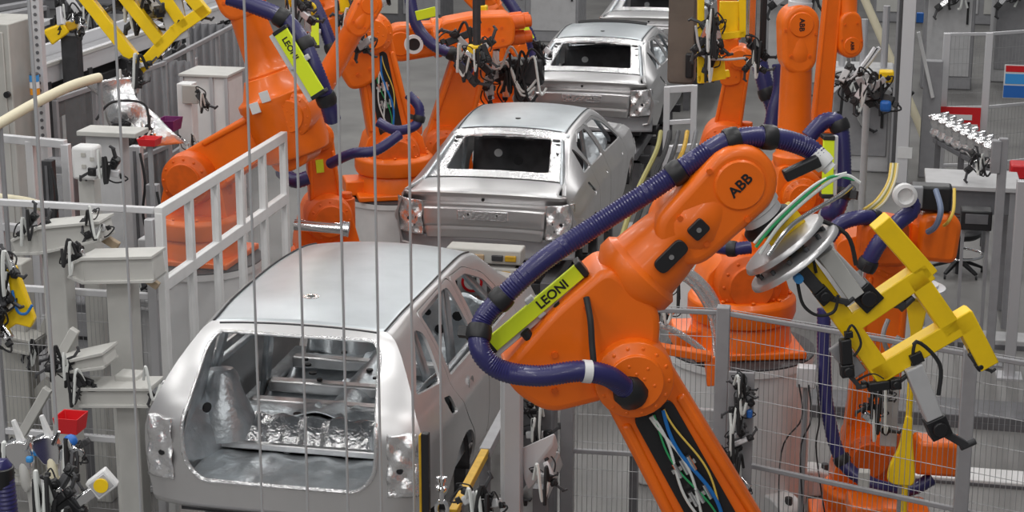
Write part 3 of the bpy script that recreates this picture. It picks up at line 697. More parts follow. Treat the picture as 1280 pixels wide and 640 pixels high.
    m = MB(); m.lathe(W - n * .185 * s, n, [(0, .12 * s), (.01 * s, .135 * s), (.36 * s, .135 * s), (.37 * s, .125 * s)], 30); m.build('wrist_cap', ORANGE, wr)
    for a_, b_ in ((-.34, -.10), (-.34, .10), (-.10, -.16), (-.06, .17)):
        m = MB(); c = W + u * a_ * s + w * b_ * s + n * .165 * s; m.cyl(c, c + n * .02 * s, .016 * s, n=8); m.build('screw', ORANGE_DK, wr)
    if words:
        dirn = -1 if word_rev else 1
        text('lettering', 'ABB', .078 * s, W + n * (.187 * s), u * dirn, n.cross(u * dirn), BLACK, wr, .002)
    s = s0 * us
    T = V(T).normalized()
    if tool:
        m = MB(); m.lathe(W, T, [(.14 * s, .13 * s), (.22 * s, .13 * s), (.23 * s, .115 * s), (.27 * s, .115 * s)], 28); m.build('flange', ALU_LT, root)
        m = MB(); m.lathe(W, T, [(.27 * s, .10 * s), (.30 * s, .14 * s), (.33 * s, .14 * s), (.34 * s, .10 * s)], 28); m.build('tool_changer', BLACK, root)
    if DBG: print('ROB', label[:40], 'B', tuple(round(c, 2) for c in B), 'A3', tuple(round(c, 2) for c in A3), 'W', tuple(round(c, 2) for c in W))
    rob = dict(root=root, A4=A4, u=u, w=w, n=n, L2=L2, W=W, T=T, s=s, d=d, p=p, L1=L1, A2=A2, A3=A3, B=B)
    return rob
def pedestal(B, r, label, top=None, mt=WHITE, name='robot_pedestal', grp=None, feet=(-.9, .25, 1.6, 3.0)):
    root = thing(name, (B.x, B.y, 0), label, 'pedestal', grp)
    m = MB(); m.lathe((B.x, B.y, 0), (0, 0, 1), [(0, r * .98), (B.z - .09, r * .98), (B.z - .08, r * 1.02), (B.z - .02, r * 1.02)], 44); m.build('drum', mt, root)
    m = MB(); m.lathe((B.x, B.y, B.z - .02), (0, 0, 1), [(0, r * 1.02), (.012, r * 1.02), (.018, r)], 44); m.build('top_plate', top or DARK, root)
    for a in feet:
        c = V((B.x + r * 1.08 * math.cos(a), B.y + r * 1.08 * math.sin(a), 0)); t = V((math.cos(a), math.sin(a), 0))
        m = MB(); m.prism(roundpoly([(-.2, 0), (.18, 0), (.18, .16), (.05, .22), (-.2, .22)], .06), c, t, V((0, 0, 1)), V((-t.y, t.x, 0)), -.11, .11); f = m.build('foot', mt, root, bevel=.015)
        m = MB(); m.cyl(c + t * .10 + V((0, 0, .16)), c + t * .10 + V((0, 0, .24)), .03, n=8); m.build('anchor_bolt', DARK, f)
    return root

# --- R1: the near robot
NV = -VIEWH
n1 = rotz(NV, 4)
P1 = at(785, 450, 9.3); pl1 = lambda x, y: atp(x, y, P1, n1)
Tdir1 = (pl1(985, 315) - pl1(915, 222)).normalized()
R1 = robot('large orange robot in front of the wire fence, bent down over the hatchback', P1, n1, pl1(925, 705), pl1(785, 455), pl1(917, 222), Tdir1, s=.98, e=.33, cover=True, hi=True, upper_r=1.08, motor=False)
pedestal(R1['B'], .58, 'white pedestal of the near robot below the picture edge')
rt = R1['root']; F1 = n1 * .34
hp = hosepts([(782, 486, 9.0), (760, 470, 8.9), (725, 464, 8.85), (672, 470, 8.85), (625, 462, 8.9), (600, 437, 8.9), (603, 402, 8.95), (630, 370, 8.95), (680, 325, 8.95), (745, 282, 9.0), (815, 237, 9.0), (872, 198, 9.0), (915, 175, 9.0), (965, 172, 9.05), (1008, 184, 9.1), (1024, 198, 9.1)], k=10)
dress_hose(rt, hp, .054, (.375, .46, .70, .80, .86))
i = int(.125 * len(hp)); d_ = (hp[i + 1] - hp[i - 1]).normalized(); MB().lathe(hp[i] - d_ * .022, d_, [(0, .059), (.044, .059)], 16).build('white_band', WHITE, rt)
e_ = hp[0]; MB().lathe(e_ + (hp[1] - hp[0]).normalized() * .02, -(hp[1] - hp[0]).normalized() - n1 * .3, [(0, .06), (.03, .085), (.10, .095), (.16, .07)], 18).build('hose_socket', BLACK, rt)
e_ = hp[-1]; MB().lathe(e_, (hp[-1] - hp[-2]), [(-.04, .054), (.02, .058), (.05, .054), (.055, .036), (.08, .036)], 16).build('hose_end_cap', WHITE, rt)
plate(rt, at(612, 433, 9.05), at(727, 336, 9.05), .085, n1, 'LEONI', 1, True, True, .80, .68)
MB().tube(hosepts([(733, 372, 9.0), (738, 400, 8.95), (740, 430, 8.95), (742, 452, 8.95), (744, 478, 8.98)]), .017, n=8).build('black_cable', RUBBER, rt)
for k, (x0, y0) in enumerate(((700, 395), (712, 372))):
    pass
# --- rotary tool plate and yellow gripper frame on R1
def gripper_frame(name, label, beams, sz, plane, n, mt=YELLOW, up=None):
    root = thing(name, plane(*beams[0][0]), label, 'gripper frame')
    for a, b in beams:
        a, b = plane(*a), plane(*b); d = (b - a).normalized()
        m = MB(); m.beam(a - d * sz * .45, b + d * sz * .45, sz, sz, n); m.build('beam', mt, root, bevel=sz * .06)
    return root
g1o = lambda x, y: atp(x, y, P1 - n1 * .02, n1)
G1 = gripper_frame('frame_gripper', 'yellow square-tube gripper frame held out by the near orange robot', [((972, 284), (1100, 462)), ((1100, 462), (1205, 400)), ((1068, 398), (1150, 342)), ((1152, 336), (1106, 284)), ((1145, 348), (1184, 404)), ((1205, 400), (1229, 446))], .108, g1o, n1)
t = (Tdir1 - _f * (Tdir1.dot(_f) * .62)).normalized(); c = R1['W'] + Tdir1 * .45
m = MB(); m.lathe(c - t * .03, t, [(0, .17), (.02, .235), (.04, .245), (.05, .245), (.055, .21)], 36); m.build('rotary_plate', STEEL, G1)
m = MB(); m.lathe(c + t * .06, t, [(0, .18), (.02, .265), (.035, .275), (.05, .275), (.055, .25)], 36); m.build('adapter_plate', STEEL, G1)
for k in range(12):
    a = 2 * PI * k / 12; sx, ty, _ = frame_from(t); q = c + t * .045 + sx * .21 * math.cos(a) + ty * .21 * math.sin(a); MB().cyl(q, q + t * .03, .012, n=8).build('plate_bolt', DARK, G1)
MB().beam(g1o(958, 300), g1o(1000, 268), .16, .12, n1).build('head_block', YELLOW, G1, bevel=.01)
f_ = n1 * .10
for px, mt_, r_ in (([(930, 290), (950, 265), (985, 232), (1020, 205), (1050, 208)], GREEN, .009), ([(935, 298), (960, 262), (1000, 225), (1035, 203), (1056, 212)], CABLEW, .010), ([(928, 285), (960, 250), (1005, 212), (1040, 200)], CABLEW, .008), ([(945, 300), (975, 262), (1030, 228), (1046, 215)], CHROME, .012)):
    MB().tube([q + n1 * .30 for q in smoothpts([g1o(*p) for p in px], 6)], r_, n=7).build('air_line', mt_, G1)
MB().beam(g1o(975, 215) + n1 * .1, g1o(1018, 195) + n1 * .1, .06, .06, n1).build('line_holder', BLACK, G1, bevel=.008)
def clamp_unit(root, c, u, w, n, k=1.0, body=ALU_LT, L=.30):
    """pneumatic clamp: cylinder body, black head, jaw arm and hoses"""
    c, u, w, n = V(c), V(u).normalized(), V(w).normalized(), V(n).normalized()
    m = MB(); m.box(c, (.085 * k, .075 * k, L * k), (w, n, u)); o = m.build('cylinder_body', body, root, bevel=.008)
    m = MB(); m.box(c + u * (L / 2 + .05) * k, (.10 * k, .085 * k, .10 * k), (w, n, u)); m.cyl(c + u * (L / 2 + .05) * k - n * .06 * k, c + u * (L / 2 + .05) * k + n * .06 * k, .035 * k, n=12); m.build('clamp_head', BLACK, root, bevel=.006)
    m = MB(); m.beam(c + u * (L / 2 + .07) * k, c + u * (L / 2 + .20) * k + w * .09 * k, .035 * k, .04 * k, n); m.cyl(c + u * (L / 2 + .2) * k + w * .06 * k, c + u * (L / 2 + .2) * k + w * .14 * k, .018 * k, n=8); m.build('clamp_arm', DARK, root, bevel=.005)
    m = MB(); m.box(c - u * (L / 2 + .03) * k + w * .03 * k, (.06 * k, .05 * k, .05 * k), (w, n, u)); m.build('sensor', BLACK, root, bevel=.004)
    pts = smoothpts([c - u * (L / 2) * k, c - u * (L / 2 + .10) * k + w * .06 * k, c - u * (L / 2 - .05) * k + w * .12 * k, c + u * .05 * k + w * .06 * k], 5)
    MB().tube(pts, .010 * k, n=6).build('air_hose', RUBBER, root)
U1 = (g1o(1100, 462) - g1o(972, 284)).normalized(); W1 = n1.cross(U1)
def g1clamp(x, y, ang, k, dep=.10, body=ALU_LT, L=.30):
    a = math.radians(ang); uu = (U1 * math.cos(a) + W1 * math.sin(a)); clamp_unit(G1, g1o(x, y) + n1 * dep, uu, n1.cross(uu), n1, k, body, L)
g1clamp(1046, 332, 8, 1.25, .02, GREY_LT, .26)
g1clamp(1150, 485, -12, 1.15, .05, GREY_LT, .28)
g1clamp(1000, 335, 5, .8, .10, DARK)
g1clamp(1050, 430, -30, .7, .12, BLACK, .2)
g1clamp(1215, 445, 0, .45, .03, DARK, .16)
g1clamp(1095, 478, 60, .6, .05, BLACK, .2)
MB().box(g1o(1058, 448) + n1 * .02, (.10, .03, .22), (W1, n1, U1)).build('bracket_plate', GREYP, G1, bevel=.006)
MB().box(g1o(1046, 338) + n1 * .09, (.09, .03, .30), (W1, n1, U1)).build('label_plate', WHITE_DIRTY, G1, bevel=.004)
MB().lathe(g1o(988, 336) + n1 * .16, n1, [(0, .025), (.04, .025), (.045, .018)], 12).build('blue_valve', BLUE_LT, G1, label='blue valve knob')
MB().tube([q + n1 * .13 for q in smoothpts([g1o(*p) for p in ((990, 345), (997, 372), (1015, 385), (1035, 380), (1040, 360))], 6)], .009, n=6).build('air_hose', RUBBER, G1)

# --- robots on the left side of the line
def rb(label, depth, px_A2, px_A3, px_W, tpx, yawdeg, **kw):
    n = rotz(NV, yawdeg); P0 = at(px_A2[0], px_A2[1], depth); q = lambda p: atp(p[0], p[1], P0, n)
    T = (q(tpx) - q(px_W)).normalized()
    r = robot(label, P0, n, q(px_A2), q(px_A3), q(px_W), T, **kw); r['pl'] = lambda x, y: atp(x, y, P0, n); r['dep'] = depth
    return r
L1 = rb('orange robot leaning behind the white guard rail, its arm rising to the upper left', 16.5, (247, 218), (374, 138), (285, -48), (240, -70), -14, s=1.0, e=.16, upper_r=.95, words=False, motor=False, barrel=True)
pedestal(L1['B'], .57, 'white pedestal behind the white guard rail', feet=(1.6, 3.0, -1.9))
nn = L1['n']
dress_hose(L1['root'], hosepts([(285, -4, 15.5), (320, 8, 15.5), (355, 24, 15.5), (378, 52, 15.5), (396, 92, 15.5), (410, 130, 15.6), (416, 150, 15.7)]), .075, (.33, .52, .80), pitch=.03)
plate(L1['root'], at(398, 118, 15.4), at(350, 38, 15.4), .14, nn, 'LEONI', -1, tray=True)
for x, y in ((338, 126), (350, 112)):
    c = L1['pl'](x, y) + nn * .372; m = MB(); m.box(c, (.09, .012, .10), (L1['w'], nn, L1['u'])); m.build('warning_label', WHITE, L1['root'], bevel=.003, label='white warning label')
L2 = rb('orange robot with upright arm between the guard rail and the second car', 17.4, (408, 268), (398, 168), (460, 5), (500, -10), 14, s=.92, e=.22, words=False, us=.68, ls=.72, motor=False)
pedestal(L2['B'], .48, 'white pedestal under the upright-armed robot left of the saloon', feet=(.25, 1.6))
L2['root']
m = MB(); m.box(L2['pl'](398, 205) + L2['n'] * .10, (.075, .012, .13), (L2['p'], L2['n'], L2['d'])); m.build('yellow_label', NEON, L2['root'], label='yellow label')
m = MB(); m.cyl(at(368, 281, 16.7), at(428, 286, 16.7), .055, n=16); m.cyl(at(428, 286, 16.7), at(436, 287, 16.7), .075, n=16); m.build('shaft', CHROME, L2['root'])
dress_hose(L2['root'], hosepts([(412, 205, 17.0), (440, 192, 16.8), (470, 188, 16.8), (500, 168, 16.9)]), .05, (), pitch=.03)
dress_hose(L2['root'], hosepts([(352, 214, 17.2), (368, 226, 17.0), (385, 222, 17.0)]), .07, (), pitch=.03)
L3 = rb('orange robot with black cable bay in its curved arm, on the white plinth', 20.7, (492, 188), (462, 38), (395, -40), (360, -20), 12, s=1.1, e=.25, cover=True, words=False, th=.46, motor=False)
pedestal(L3['B'], .56, 'white round plinth left of the saloon boot')
dress_hose(L3['root'], hosepts([(385, -10, 19.4), (400, 20, 19.4), (415, 60, 19.4), (420, 85, 19.4), (406, 115, 19.4)]), .07, (.5,), pitch=.03)
plate(L3['root'], at(393, 20, 19.3), at(394, 58, 19.3), .09, L3['n'], None, 1)
dress_hose(L3['root'], hosepts([(510, 118, 19.6), (524, 135, 19.6), (520, 156, 19.6), (495, 163, 19.4), (472, 152, 19.4)]), .055, (.4,), pitch=.03)
L4 = rb('orange robot whose badge and round hollow flange face the viewer, left of second car', 23, (556, 182), (590, 62), (500, 52), (470, 70), 6, s=1.15, e=.18, flip=-1, words=False)
text('lettering', 'ABB', .13, at(490, 52, 22.55), _r, Z_ if False else V((0, 0, 1)), BLACK, L4['root'], .002)
m = MB(); c = at(517, 55, 22.2); m.lathe(c, L4['n'], [(0, .12), (.05, .12), (.05, .08), (.02, .08)], 26, caps=False); m.build('hollow_flange', WHITE, L4['root'])
m = MB(); m.cyl(c, c + L4['n'] * .03, .08, n=20); m.build('flange_bore', BLACK, L4['root'])
dress_hose(L4['root'], hosepts([(512, -5, 22.2), (520, 30, 22.2), (540, 55, 22.2), (570, 70, 22.2), (585, 90, 22.4)]), .075, (.7, .9), pitch=.03)
plate(L4['root'], at(520, 20, 21.9), at(545, 14, 21.9), .12, L4['n'], None, 1, tray=False)
L5 = rb('orange robot with arm reaching down by the third car, at the top of the picture', 26.6, (622, 100), (606, -20), (655, 62), (690, 100), 0, s=.9, e=.2, words=False, flip=-1)
pedestal(L5['B'], .6, 'white plinth left of the third car')
dress_hose(L5['root'], hosepts([(628, -10, 24.8), (645, 15, 24.8), (662, 45, 24.8), (668, 70, 24.8)]), .08, (.5,), pitch=.04)
plate(L5['root'], at(648, 22, 24.6), at(663, 50, 24.6), .13, L5['n'], None, 1, tray=False)

# --- robots on the right side of the line
B2 = atz(917, 462, .95)
R2 = rb('orange robot standing on the white pedestal behind the wire fence, badge at its upright head', 13.9, (928, 345), (995, 240), (997, 28), (1010, -60), 5, s=1.02, e=.03, word_rev=True, th=.56, motor=False, us=.70)
pedestal(R2['B'], .58, 'white round pedestal with dark top, behind the wire fence', grp=None)
dress_hose(R2['root'], hosepts([(1010, 172, 13.2), (1030, 152, 13.2), (1048, 155, 13.2), (1053, 190, 13.2), (1053, 235, 13.2), (1046, 262, 13.2), (1034, 268, 13.3)]), .062, (.35, .7), pitch=.025)
plate(R2['root'], at(1034, 245, 13.0), at(1036, 172, 13.0), .085, R2['n'], None, 1)
dress_hose(R2['root'], hosepts([(895, 308, 13.3), (915, 311, 13.2), (938, 309, 13.2)]), .05, (.5,), pitch=.025)
R3 = rb('orange robot behind the near robot hose, with yellow tool over it', 17, (906, 178), (925, 70), (905, -60), (870, -60), -8, s=.9, e=.1, words=False, us=.6, ls=.62, motor=False)
pedestal(R3['B'], .6, 'white pedestal right of the saloon, hidden by the near robot')
dress_hose(R3['root'], hosepts([(948, 75, 16), (958, 110, 16), (968, 140, 16), (962, 165, 16)]), .075, (.4,), pitch=.03)
dress_hose(R3['root'], hosepts([(975, 80, 15.6), (976, 110, 15.6), (968, 140, 15.6), (965, 160, 15.6)]), .07, (), pitch=.03)
R4 = rb('orange robot whose forearm hangs head-down by the grey column', 18.6, (1024, 172), (1046, -70), (1060, 55), (1062, 100), 10, s=.66, e=.15, ls=.62, upper_r=.9, tool=False, motor=False)
pedestal(R4['B'], .40, 'white pedestal far behind the yellow gripper frame')
R5 = rb('orange robot behind the wire fence at the right, elbow under the yellow frame', 13.7, (1084, 560), (1112, 312), (1150, 296), (1240, 290), -6, s=.80, e=.05, motor=False, words=False, tool=False, cover=False, upper_r=.8)
dress_hose(R5['root'], hosepts([(1035, 298, 12.7), (1050, 280, 12.7), (1075, 272, 12.7), (1098, 274, 12.8)]), .055, (.9,), pitch=.025)
hp5 = hosepts([(1133, 244, 12.6), (1140, 262, 12.6), (1120, 280, 12.55), (1098, 305, 12.55), (1082, 335, 12.6)])
dress_hose(R5['root'], hp5, .06, (.95,), pitch=.025)
c = at(1130, 243, 12.5); m = MB(); m.lathe(c, NV, [(0, .085), (.05, .085), (.06, .06), (.02, .045)], 22); m.build('hose_gland', WHITE, R5['root'])
dress_hose(R5['root'], hosepts([(1030, 385, 13), (1030, 440, 13), (1034, 510, 13), (1052, 575, 13), (1090, 605, 12.9), (1135, 612, 12.9), (1165, 598, 12.9)]), .05, (.5,), pitch=.03)
m = MB(); m.beam(at(1142, 566, 12.9), at(1202, 570, 12.9), .24, .26, (0, 0, 1)); m.build('counterweight_arm', ORANGE, R5['root'], bevel=.03)
m = MB(); m.beam(at(1060, 632, 12.8), at(1158, 640, 12.8), .3, .12, (0, 0, 1)); m.build('cross_foot', ORANGE, R5['root'], bevel=.02)
# ------------------------------------------------------------------ fences, rails, hanging cables
def bar(a, b, w, h=None, mt=ALU, name='rail', parent=None, up=None, bev=.006):
    m = MB(); m.beam(a, b, w, h or w, up); return m.build(name, mt, parent, bevel=bev)
def wire_panel(a, b, z0, z1, parent, pitch=.036, rows=.20, r=.0021, name='wire_mesh', mt=MESHM):
    a, b = V(a), V(b); L = (b - a).length; d = (b - a) / L; m = MB()
    n = int(L / pitch)
    for i in range(n + 1):
        p = a + d * (L * i / n); m.cyl((p.x, p.y, z0), (p.x, p.y, z1), r, n=4, caps=False)
    k = max(1, int((z1 - z0) / rows))
    for j in range(k + 1):
        z = z0 + (z1 - z0) * j / k; m.cyl((a.x, a.y, z), (b.x, b.y, z), r * 1.3, n=4, caps=False)
    return m.build(name, mt, parent, smooth=0)
def fence(label, pts, z0=.08, z1=2.0, rails=(.08, .9, 2.0), post=.075, mt=ALU, name='wire_fence', rw=.034, pitch=.036, z_post=None, first=True, last=True):
    root = thing(name, (pts[0][0], pts[0][1], 0), label, 'fence')
    for i, p in enumerate(pts):
        if (i == 0 and not first) or (i == len(pts) - 1 and not last): continue
        m = MB(); m.b(p[0] - post / 2, p[1] - post / 2, 0, p[0] + post / 2, p[1] + post / 2, (z_post or z1) + .02); po = m.build('post', mt, root, bevel=.008)
        m = MB(); m.b(p[0] - .10, p[1] - .10, 0, p[0] + .10, p[1] + .10, .012); m.build('foot_plate', mt, po)
    for a, b in zip(pts, pts[1:]):
        for z in rails: bar((a[0], a[1], z), (b[0], b[1], z), rw, rw, mt, 'rail', root)
        wire_panel((a[0], a[1], 0), (b[0], b[1], 0), z0, z1, root, pitch)
    return root
# front right fence, three bays
fence('grey wire mesh fence in front of the white pedestal, behind the near robot', [(-2.07, 11.97), (-0.96, 12.03), (0.72, 11.45), (2.2, 10.95)], rails=(.1, .86, 1.97), post=.095, mt=GREYP, last=True)
# left wire fence and top rail
YL = 11.9
def zl(x, y): return aty(x, y, YL).z
root = thing('wire_fence', (-7.9, YL, 0), 'light wire mesh fence at the left edge, joined to the white guard rail', 'fence')
for x_, w_ in ((-7.9, .06), (-6.55, .06), (-5.23, .07)):
    m = MB(); m.b(x_ - w_ / 2, YL - w_ / 2, 0, x_ + w_ / 2, YL + w_ / 2, 2.47 if x_ > -6 else 2.46); m.build('post', ALU, root, bevel=.006)
for z in (zl(100, 258), zl(120, 366), zl(130, 548)): bar((-8.4, YL, z), (-5.19, YL, z), .045, .05, ALU_LT, 'rail', root)
wire_panel((-6.55, YL, 0), (-5.27, YL, 0), .1, zl(120, 368), root, pitch=.034)
# white guard rail parallel to the line, with clear panes
XR = -5.12
ga, gb = atx(200, 265, XR), atx(354, 180, XR)
zt, zm = ga.z, 1.98
zb = 1.30
root = thing('guard_rail', (XR, ga.y, 0), 'white guard rail with clear panes beside the hatchback roof', 'guard rail')
ys_ = [ga.y + (gb.y - ga.y) * k / 5 for k in range(6)]
for k, y in enumerate(ys_):
    m = MB(); w_ = .075 if k in (0, 5) else .065
    m.b(XR - .03, y - w_ / 2, 0 if k in (0, 5) else zb - .4, XR + .03, y + w_ / 2, zt); m.build('upright', WHITE, root, bevel=.006)
for z, h_ in ((zt, .085), (zm, .095), (zb - .4, .07)): bar((XR, ga.y - .035, z), (XR, gb.y + .035, z), .062, h_, WHITE, 'rail', root, (0, 0, 1))
for k in range(5):
    for z0, z1 in ((zm + .05, zt - .05), (zb - .36, zm - .05)):
        m = MB(); m.b(XR - .003, ys_[k] + .03, z0, XR + .003, ys_[k + 1] - .03, z1); m.build('clear_pane', ACRYL, root, smooth=0)
# aluminium enclosure behind it, far left
def enclosure(label, a, b, z0, z1, nb, mt=ALU_LT, pane=True, w=.05):
    a, b = V((a[0], a[1], 0)), V((b[0], b[1], 0)); root = thing('machine_guard', a, label, 'machine guard')
    for i in range(nb + 1):
        p = a.lerp(b, i / nb); m = MB(); m.box((p.x, p.y, z1 / 2), (w, w, z1)); m.build('upright', mt, root, bevel=.005)
    for z in (z0, (z0 + z1) / 2, z1): bar(a + V((0, 0, z)), b + V((0, 0, z)), w * .9, w, mt, 'rail', root)
    if pane:
        d = (b - a).normalized()
        for i in range(nb):
            p, q = a.lerp(b, i / nb) + d * w * .6, a.lerp(b, (i + 1) / nb) - d * w * .6
            m = MB(); m.beam((p.x, p.y, (z0 + z1) / 2), (q.x, q.y, (z0 + z1) / 2), .006, z1 - z0 - w, (0, 0, 1)); m.build('clear_pane', ACRYL, root, smooth=0)
    return root
pA, pB = atz(-6, 172, 2.6), atz(82, 180, 2.6)
enclosure('pale aluminium guard with clear pane at the far left edge, under the cream tube', pA, pB, 1.0, 2.6, 2, w=.07)
pA, pB = atz(68, 113, 2.6), atz(205, 68, 2.6)
enclosure('long clear guard behind the shiny pressing, left', pA, pB, .6, 2.5, 3, GREYP)
pA, pB = atz(205, 66, 2.6), atz(300, 18, 2.6)
enclosure('grey guard screen below the sloping conveyor, left of the tall orange arm', pA, pB, .3, 2.5, 3, GREYP)
# hanging steel cables in front of the hatchback
cabs = [(36, 'leftmost, just beside the perforated post'), (142, 'crossing the corner of the upper left yellow frame'), (305, 'crossing the hatchback, first from left over its roof'), (366, 'second from left over the hatchback roof'), (420, 'third over the hatchback roof, right of the aerial hole'), (464.7, 'fourth over the hatchback roof near its right edge'), (509, 'crossing the rear quarter window of the hatchback'), (546, 'ending in a steel hook beside the hatchback wheel arch')]
for x0, tx in cabs:
    p = at(x0, 0, 9.35 if x0 < 500 else 9.2); q = V((p.x, p.y, 0)); last = x0 == 546
    root = thing('steel_cable', (p.x, p.y, 0), 'thin vertical steel cable ' + tx, 'cable', 'hanging steel cables')
    zb_ = atp(556, 604, p, NV).z if last else .0
    m = MB(); m.cyl((p.x, p.y, zb_), (p.x, p.y, 7.5), .0078 if x0 > 40 else .011, n=8); m.build('wire', WIREM, root)
    if last:
        m = MB(); m.lathe((p.x, p.y, zb_ - .05), (0, 0, 1), [(0, .02), (.015, .034), (.03, .034), (.04, .02), (.06, .02), (.065, .03), (.085, .03), (.09, .014)], 14); m.build('ferrule', CHROME, root)
        pts = [V((p.x + .032 * math.sin(a), p.y, zb_ - .155 - .05 * math.cos(a))) for a in [k * PI / 8 for k in range(16)]]
        MB().tube(pts, .012, n=8, closed=True).build('eye', CHROME, root); MB().cyl((p.x, p.y, zb_ - .12), (p.x, p.y, zb_ - .03), .014, n=8).build('shank', CHROME, root)
    else:
        m = MB(); m.lathe((p.x, p.y, 0), (0, 0, 1), [(0, .06), (.02, .06), (.05, .025), (.09, .02)], 12); m.build('floor_anchor', DARK, root)
# perforated post and stack light, far left
p = atz(58, 200, 1.2); p = at(57, 180, 17.5); 
root = thing('perforated_post', (p.x, p.y, 0), 'pale perforated steel post near the upper left corner', 'post')
m = MB(); m.b(p.x - .045, p.y - .045, 0, p.x + .045, p.y + .045, 6.0); m.build('post', ALU_LT, root, bevel=.006)
for k in range(46):
    m = MB(); z = 2.2 + .075 * k; m.cyl((p.x, p.y - .052, z), (p.x, p.y - .04, z), .018, n=8); m.build('post_hole', GREY_DK, root, smooth=0)
p = at(44, 118, 17.2); root = thing('stack_light', (p.x, p.y, 0), 'signal tower light with blue, white and orange tiers beside the perforated post', 'signal light')
MB().cyl((p.x, p.y, 0), (p.x, p.y, p.z), .02, n=10).build('pole', ALU, root)
for k, mt_ in enumerate((mat('orange_lens', (.9, .35, .02), .3), mat('white_lens', (.85, .85, .85), .3), BLUE_LT)):
    MB().cyl((p.x, p.y, p.z + .065 * k), (p.x, p.y, p.z + .065 * k + .062), .048, n=18).build('light_tier', mt_, root)
MB().cyl((p.x, p.y, p.z + .195), (p.x, p.y, p.z + .215), .045, n=18).build('cap', GREY_DK, root)
# grey building column and its neighbour, upper right
p = atz(1122, 226, 0)
root = thing('support_column', (p.x, p.y, 0), 'tall pale grey steel column standing behind the right robots', 'column')
w_ = .13
m = MB(); m.b(p.x - w_, p.y - .12, 0, p.x - w_ + .03, p.y + .12, 7); m.b(p.x + w_ - .03, p.y - .12, 0, p.x + w_, p.y + .12, 7); m.b(p.x - w_, p.y - .01, 0, p.x + w_, p.y + .01, 7); m.build('steel_section', GREYP, root, bevel=.005)
m = MB(); m.b(p.x - .05, p.y - .15, 0, p.x + .125, p.y - .12, 7); m.build('cover_strip', ALU_LT, root, bevel=.005)
blk_ = MB(); blk_.box(aty(1131, 191, p.y - .155), (.20, .008, .16)); blk_.build('paper_notice', WHITE, root)
q = atz(1157, 226, 0) + V((.06, .30, 0))
root = thing('cable_duct', (q.x, q.y, 0), 'wide grey upright duct just right of the tall pale column', 'duct')
m = MB(); m.b(q.x - .16, q.y - .1, 0, q.x + .10, q.y + .1, aty(1155, 75, q.y).z); m.build('duct_body', GREYP, root, bevel=.01)
m = MB(); m.beam(aty(1148, 40, q.y - .12), aty(1166, 122, q.y - .12), .07, .05, (1, 0, 0)); m.build('slanted_cap', WHITE, root, bevel=.005)
m = MB(); m.box(aty(1150, 22, q.y - .1), (.10, .08, .14)); m.build('blue_sensor', BLUE, root, bevel=.01)
# back right fence
a_, b_, c_ = atz(1174, 215, 0), atz(1226, 214, 0), atz(1310, 205, 0)
fence('white framed mesh fence at upper right with red and blue signs', [(a_.x, a_.y), (b_.x, b_.y), (c_.x, c_.y)], z0=.1, z1=aty(1226, 42, b_.y).z, rails=(.1, aty(1226, 134, b_.y).z, aty(1226, 42, b_.y).z), post=.10, mt=ALU_LT, pitch=.06, rw=.045)
def sign(label, name, c, w_, h_, cols, rot=0):
    root = thing(name, c, label, 'sign'); u = V((math.cos(rot), math.sin(rot), 0)); n = V((u.y, -u.x, 0)); z = V((0, 0, 1))
    MB().box(c, (w_, .012, h_), (u, n, z)).build('board', cols[0][1], root, bevel=.002)
    for (x, y, ww, hh), mt_ in cols[1:]: MB().box(c + u * x * w_ + z * y * h_ + n * .009, (ww * w_, .008, hh * h_), (u, n, z)).build('sign_panel', mt_, root)
    return root
yb = b_.y - .34
sign('red notice board with white text bars, low on the back fence', 'notice_board', aty(1194, 150, yb), .70, .38, [(0, RED), ((-.02, .12, .70, .20), WHITE), ((.25, -.25, .40, .22), WHITE), ((-.36, .05, .14, .3), GREY_DK)])
sg = sign('white safety sign with red and blue fields at the right edge', 'safety_sign', aty(1271, 102, yb - .05), .36, .48, [(0, WHITE), ((0, .38, .9, .18), RED), ((0, .08, .9, .30), BLUE_LT), ((0, -.30, .98, .36), BLUE)])
# posts on the right
for px, py0, py1, mt_, w_, lab in ((1239, 412, 172, GREYP, .085, 'dark grey fence post with base plate, taller of the two right posts'), (1264, 428, 225, ALU, .10, 'lighter grey square post nearer the right edge')):
    p = atz(px, py0, .35); root = thing('floor_post', (p.x, p.y, 0), lab, 'post'); z1 = aty(px, py1, p.y).z
    m = MB(); m.b(p.x - w_ / 2, p.y - w_ / 2, 0, p.x + w_ / 2, p.y + w_ / 2, z1); m.build('post', mt_, root, bevel=.006)
    m = MB(); m.b(p.x - .12, p.y - .12, 0, p.x + .12, p.y + .12, .02); m.build('foot_plate', mt_, root)
    if w_ < .09: MB().b(p.x - .11, p.y - .06, z1 - .34, p.x - .02, p.y + .05, z1 - .02).build('junction_box', GREYP, root, bevel=.008)
# posts standing between hatchback and near robot
for px, d_, w_, lab, ytop in ((642, 10.6, .10, 'grey aluminium post between hatchback and near robot', 452), ):
    p = at(px, 640, d_); root = thing('floor_post', (p.x, p.y, 0), lab, 'post'); z1 = aty(px, ytop, p.y).z
    m = MB(); m.b(p.x - w_ / 2, p.y - w_ / 2, 0, p.x + w_ / 2, p.y + w_ / 2, z1); m.build('post', ALU, root, bevel=.006)
    MB().b(p.x - w_ * .9, p.y + .04, 0, p.x - w_ * .55, p.y + .09, z1 - .1).build('cable_trunking', GREY_LT, root, bevel=.004)
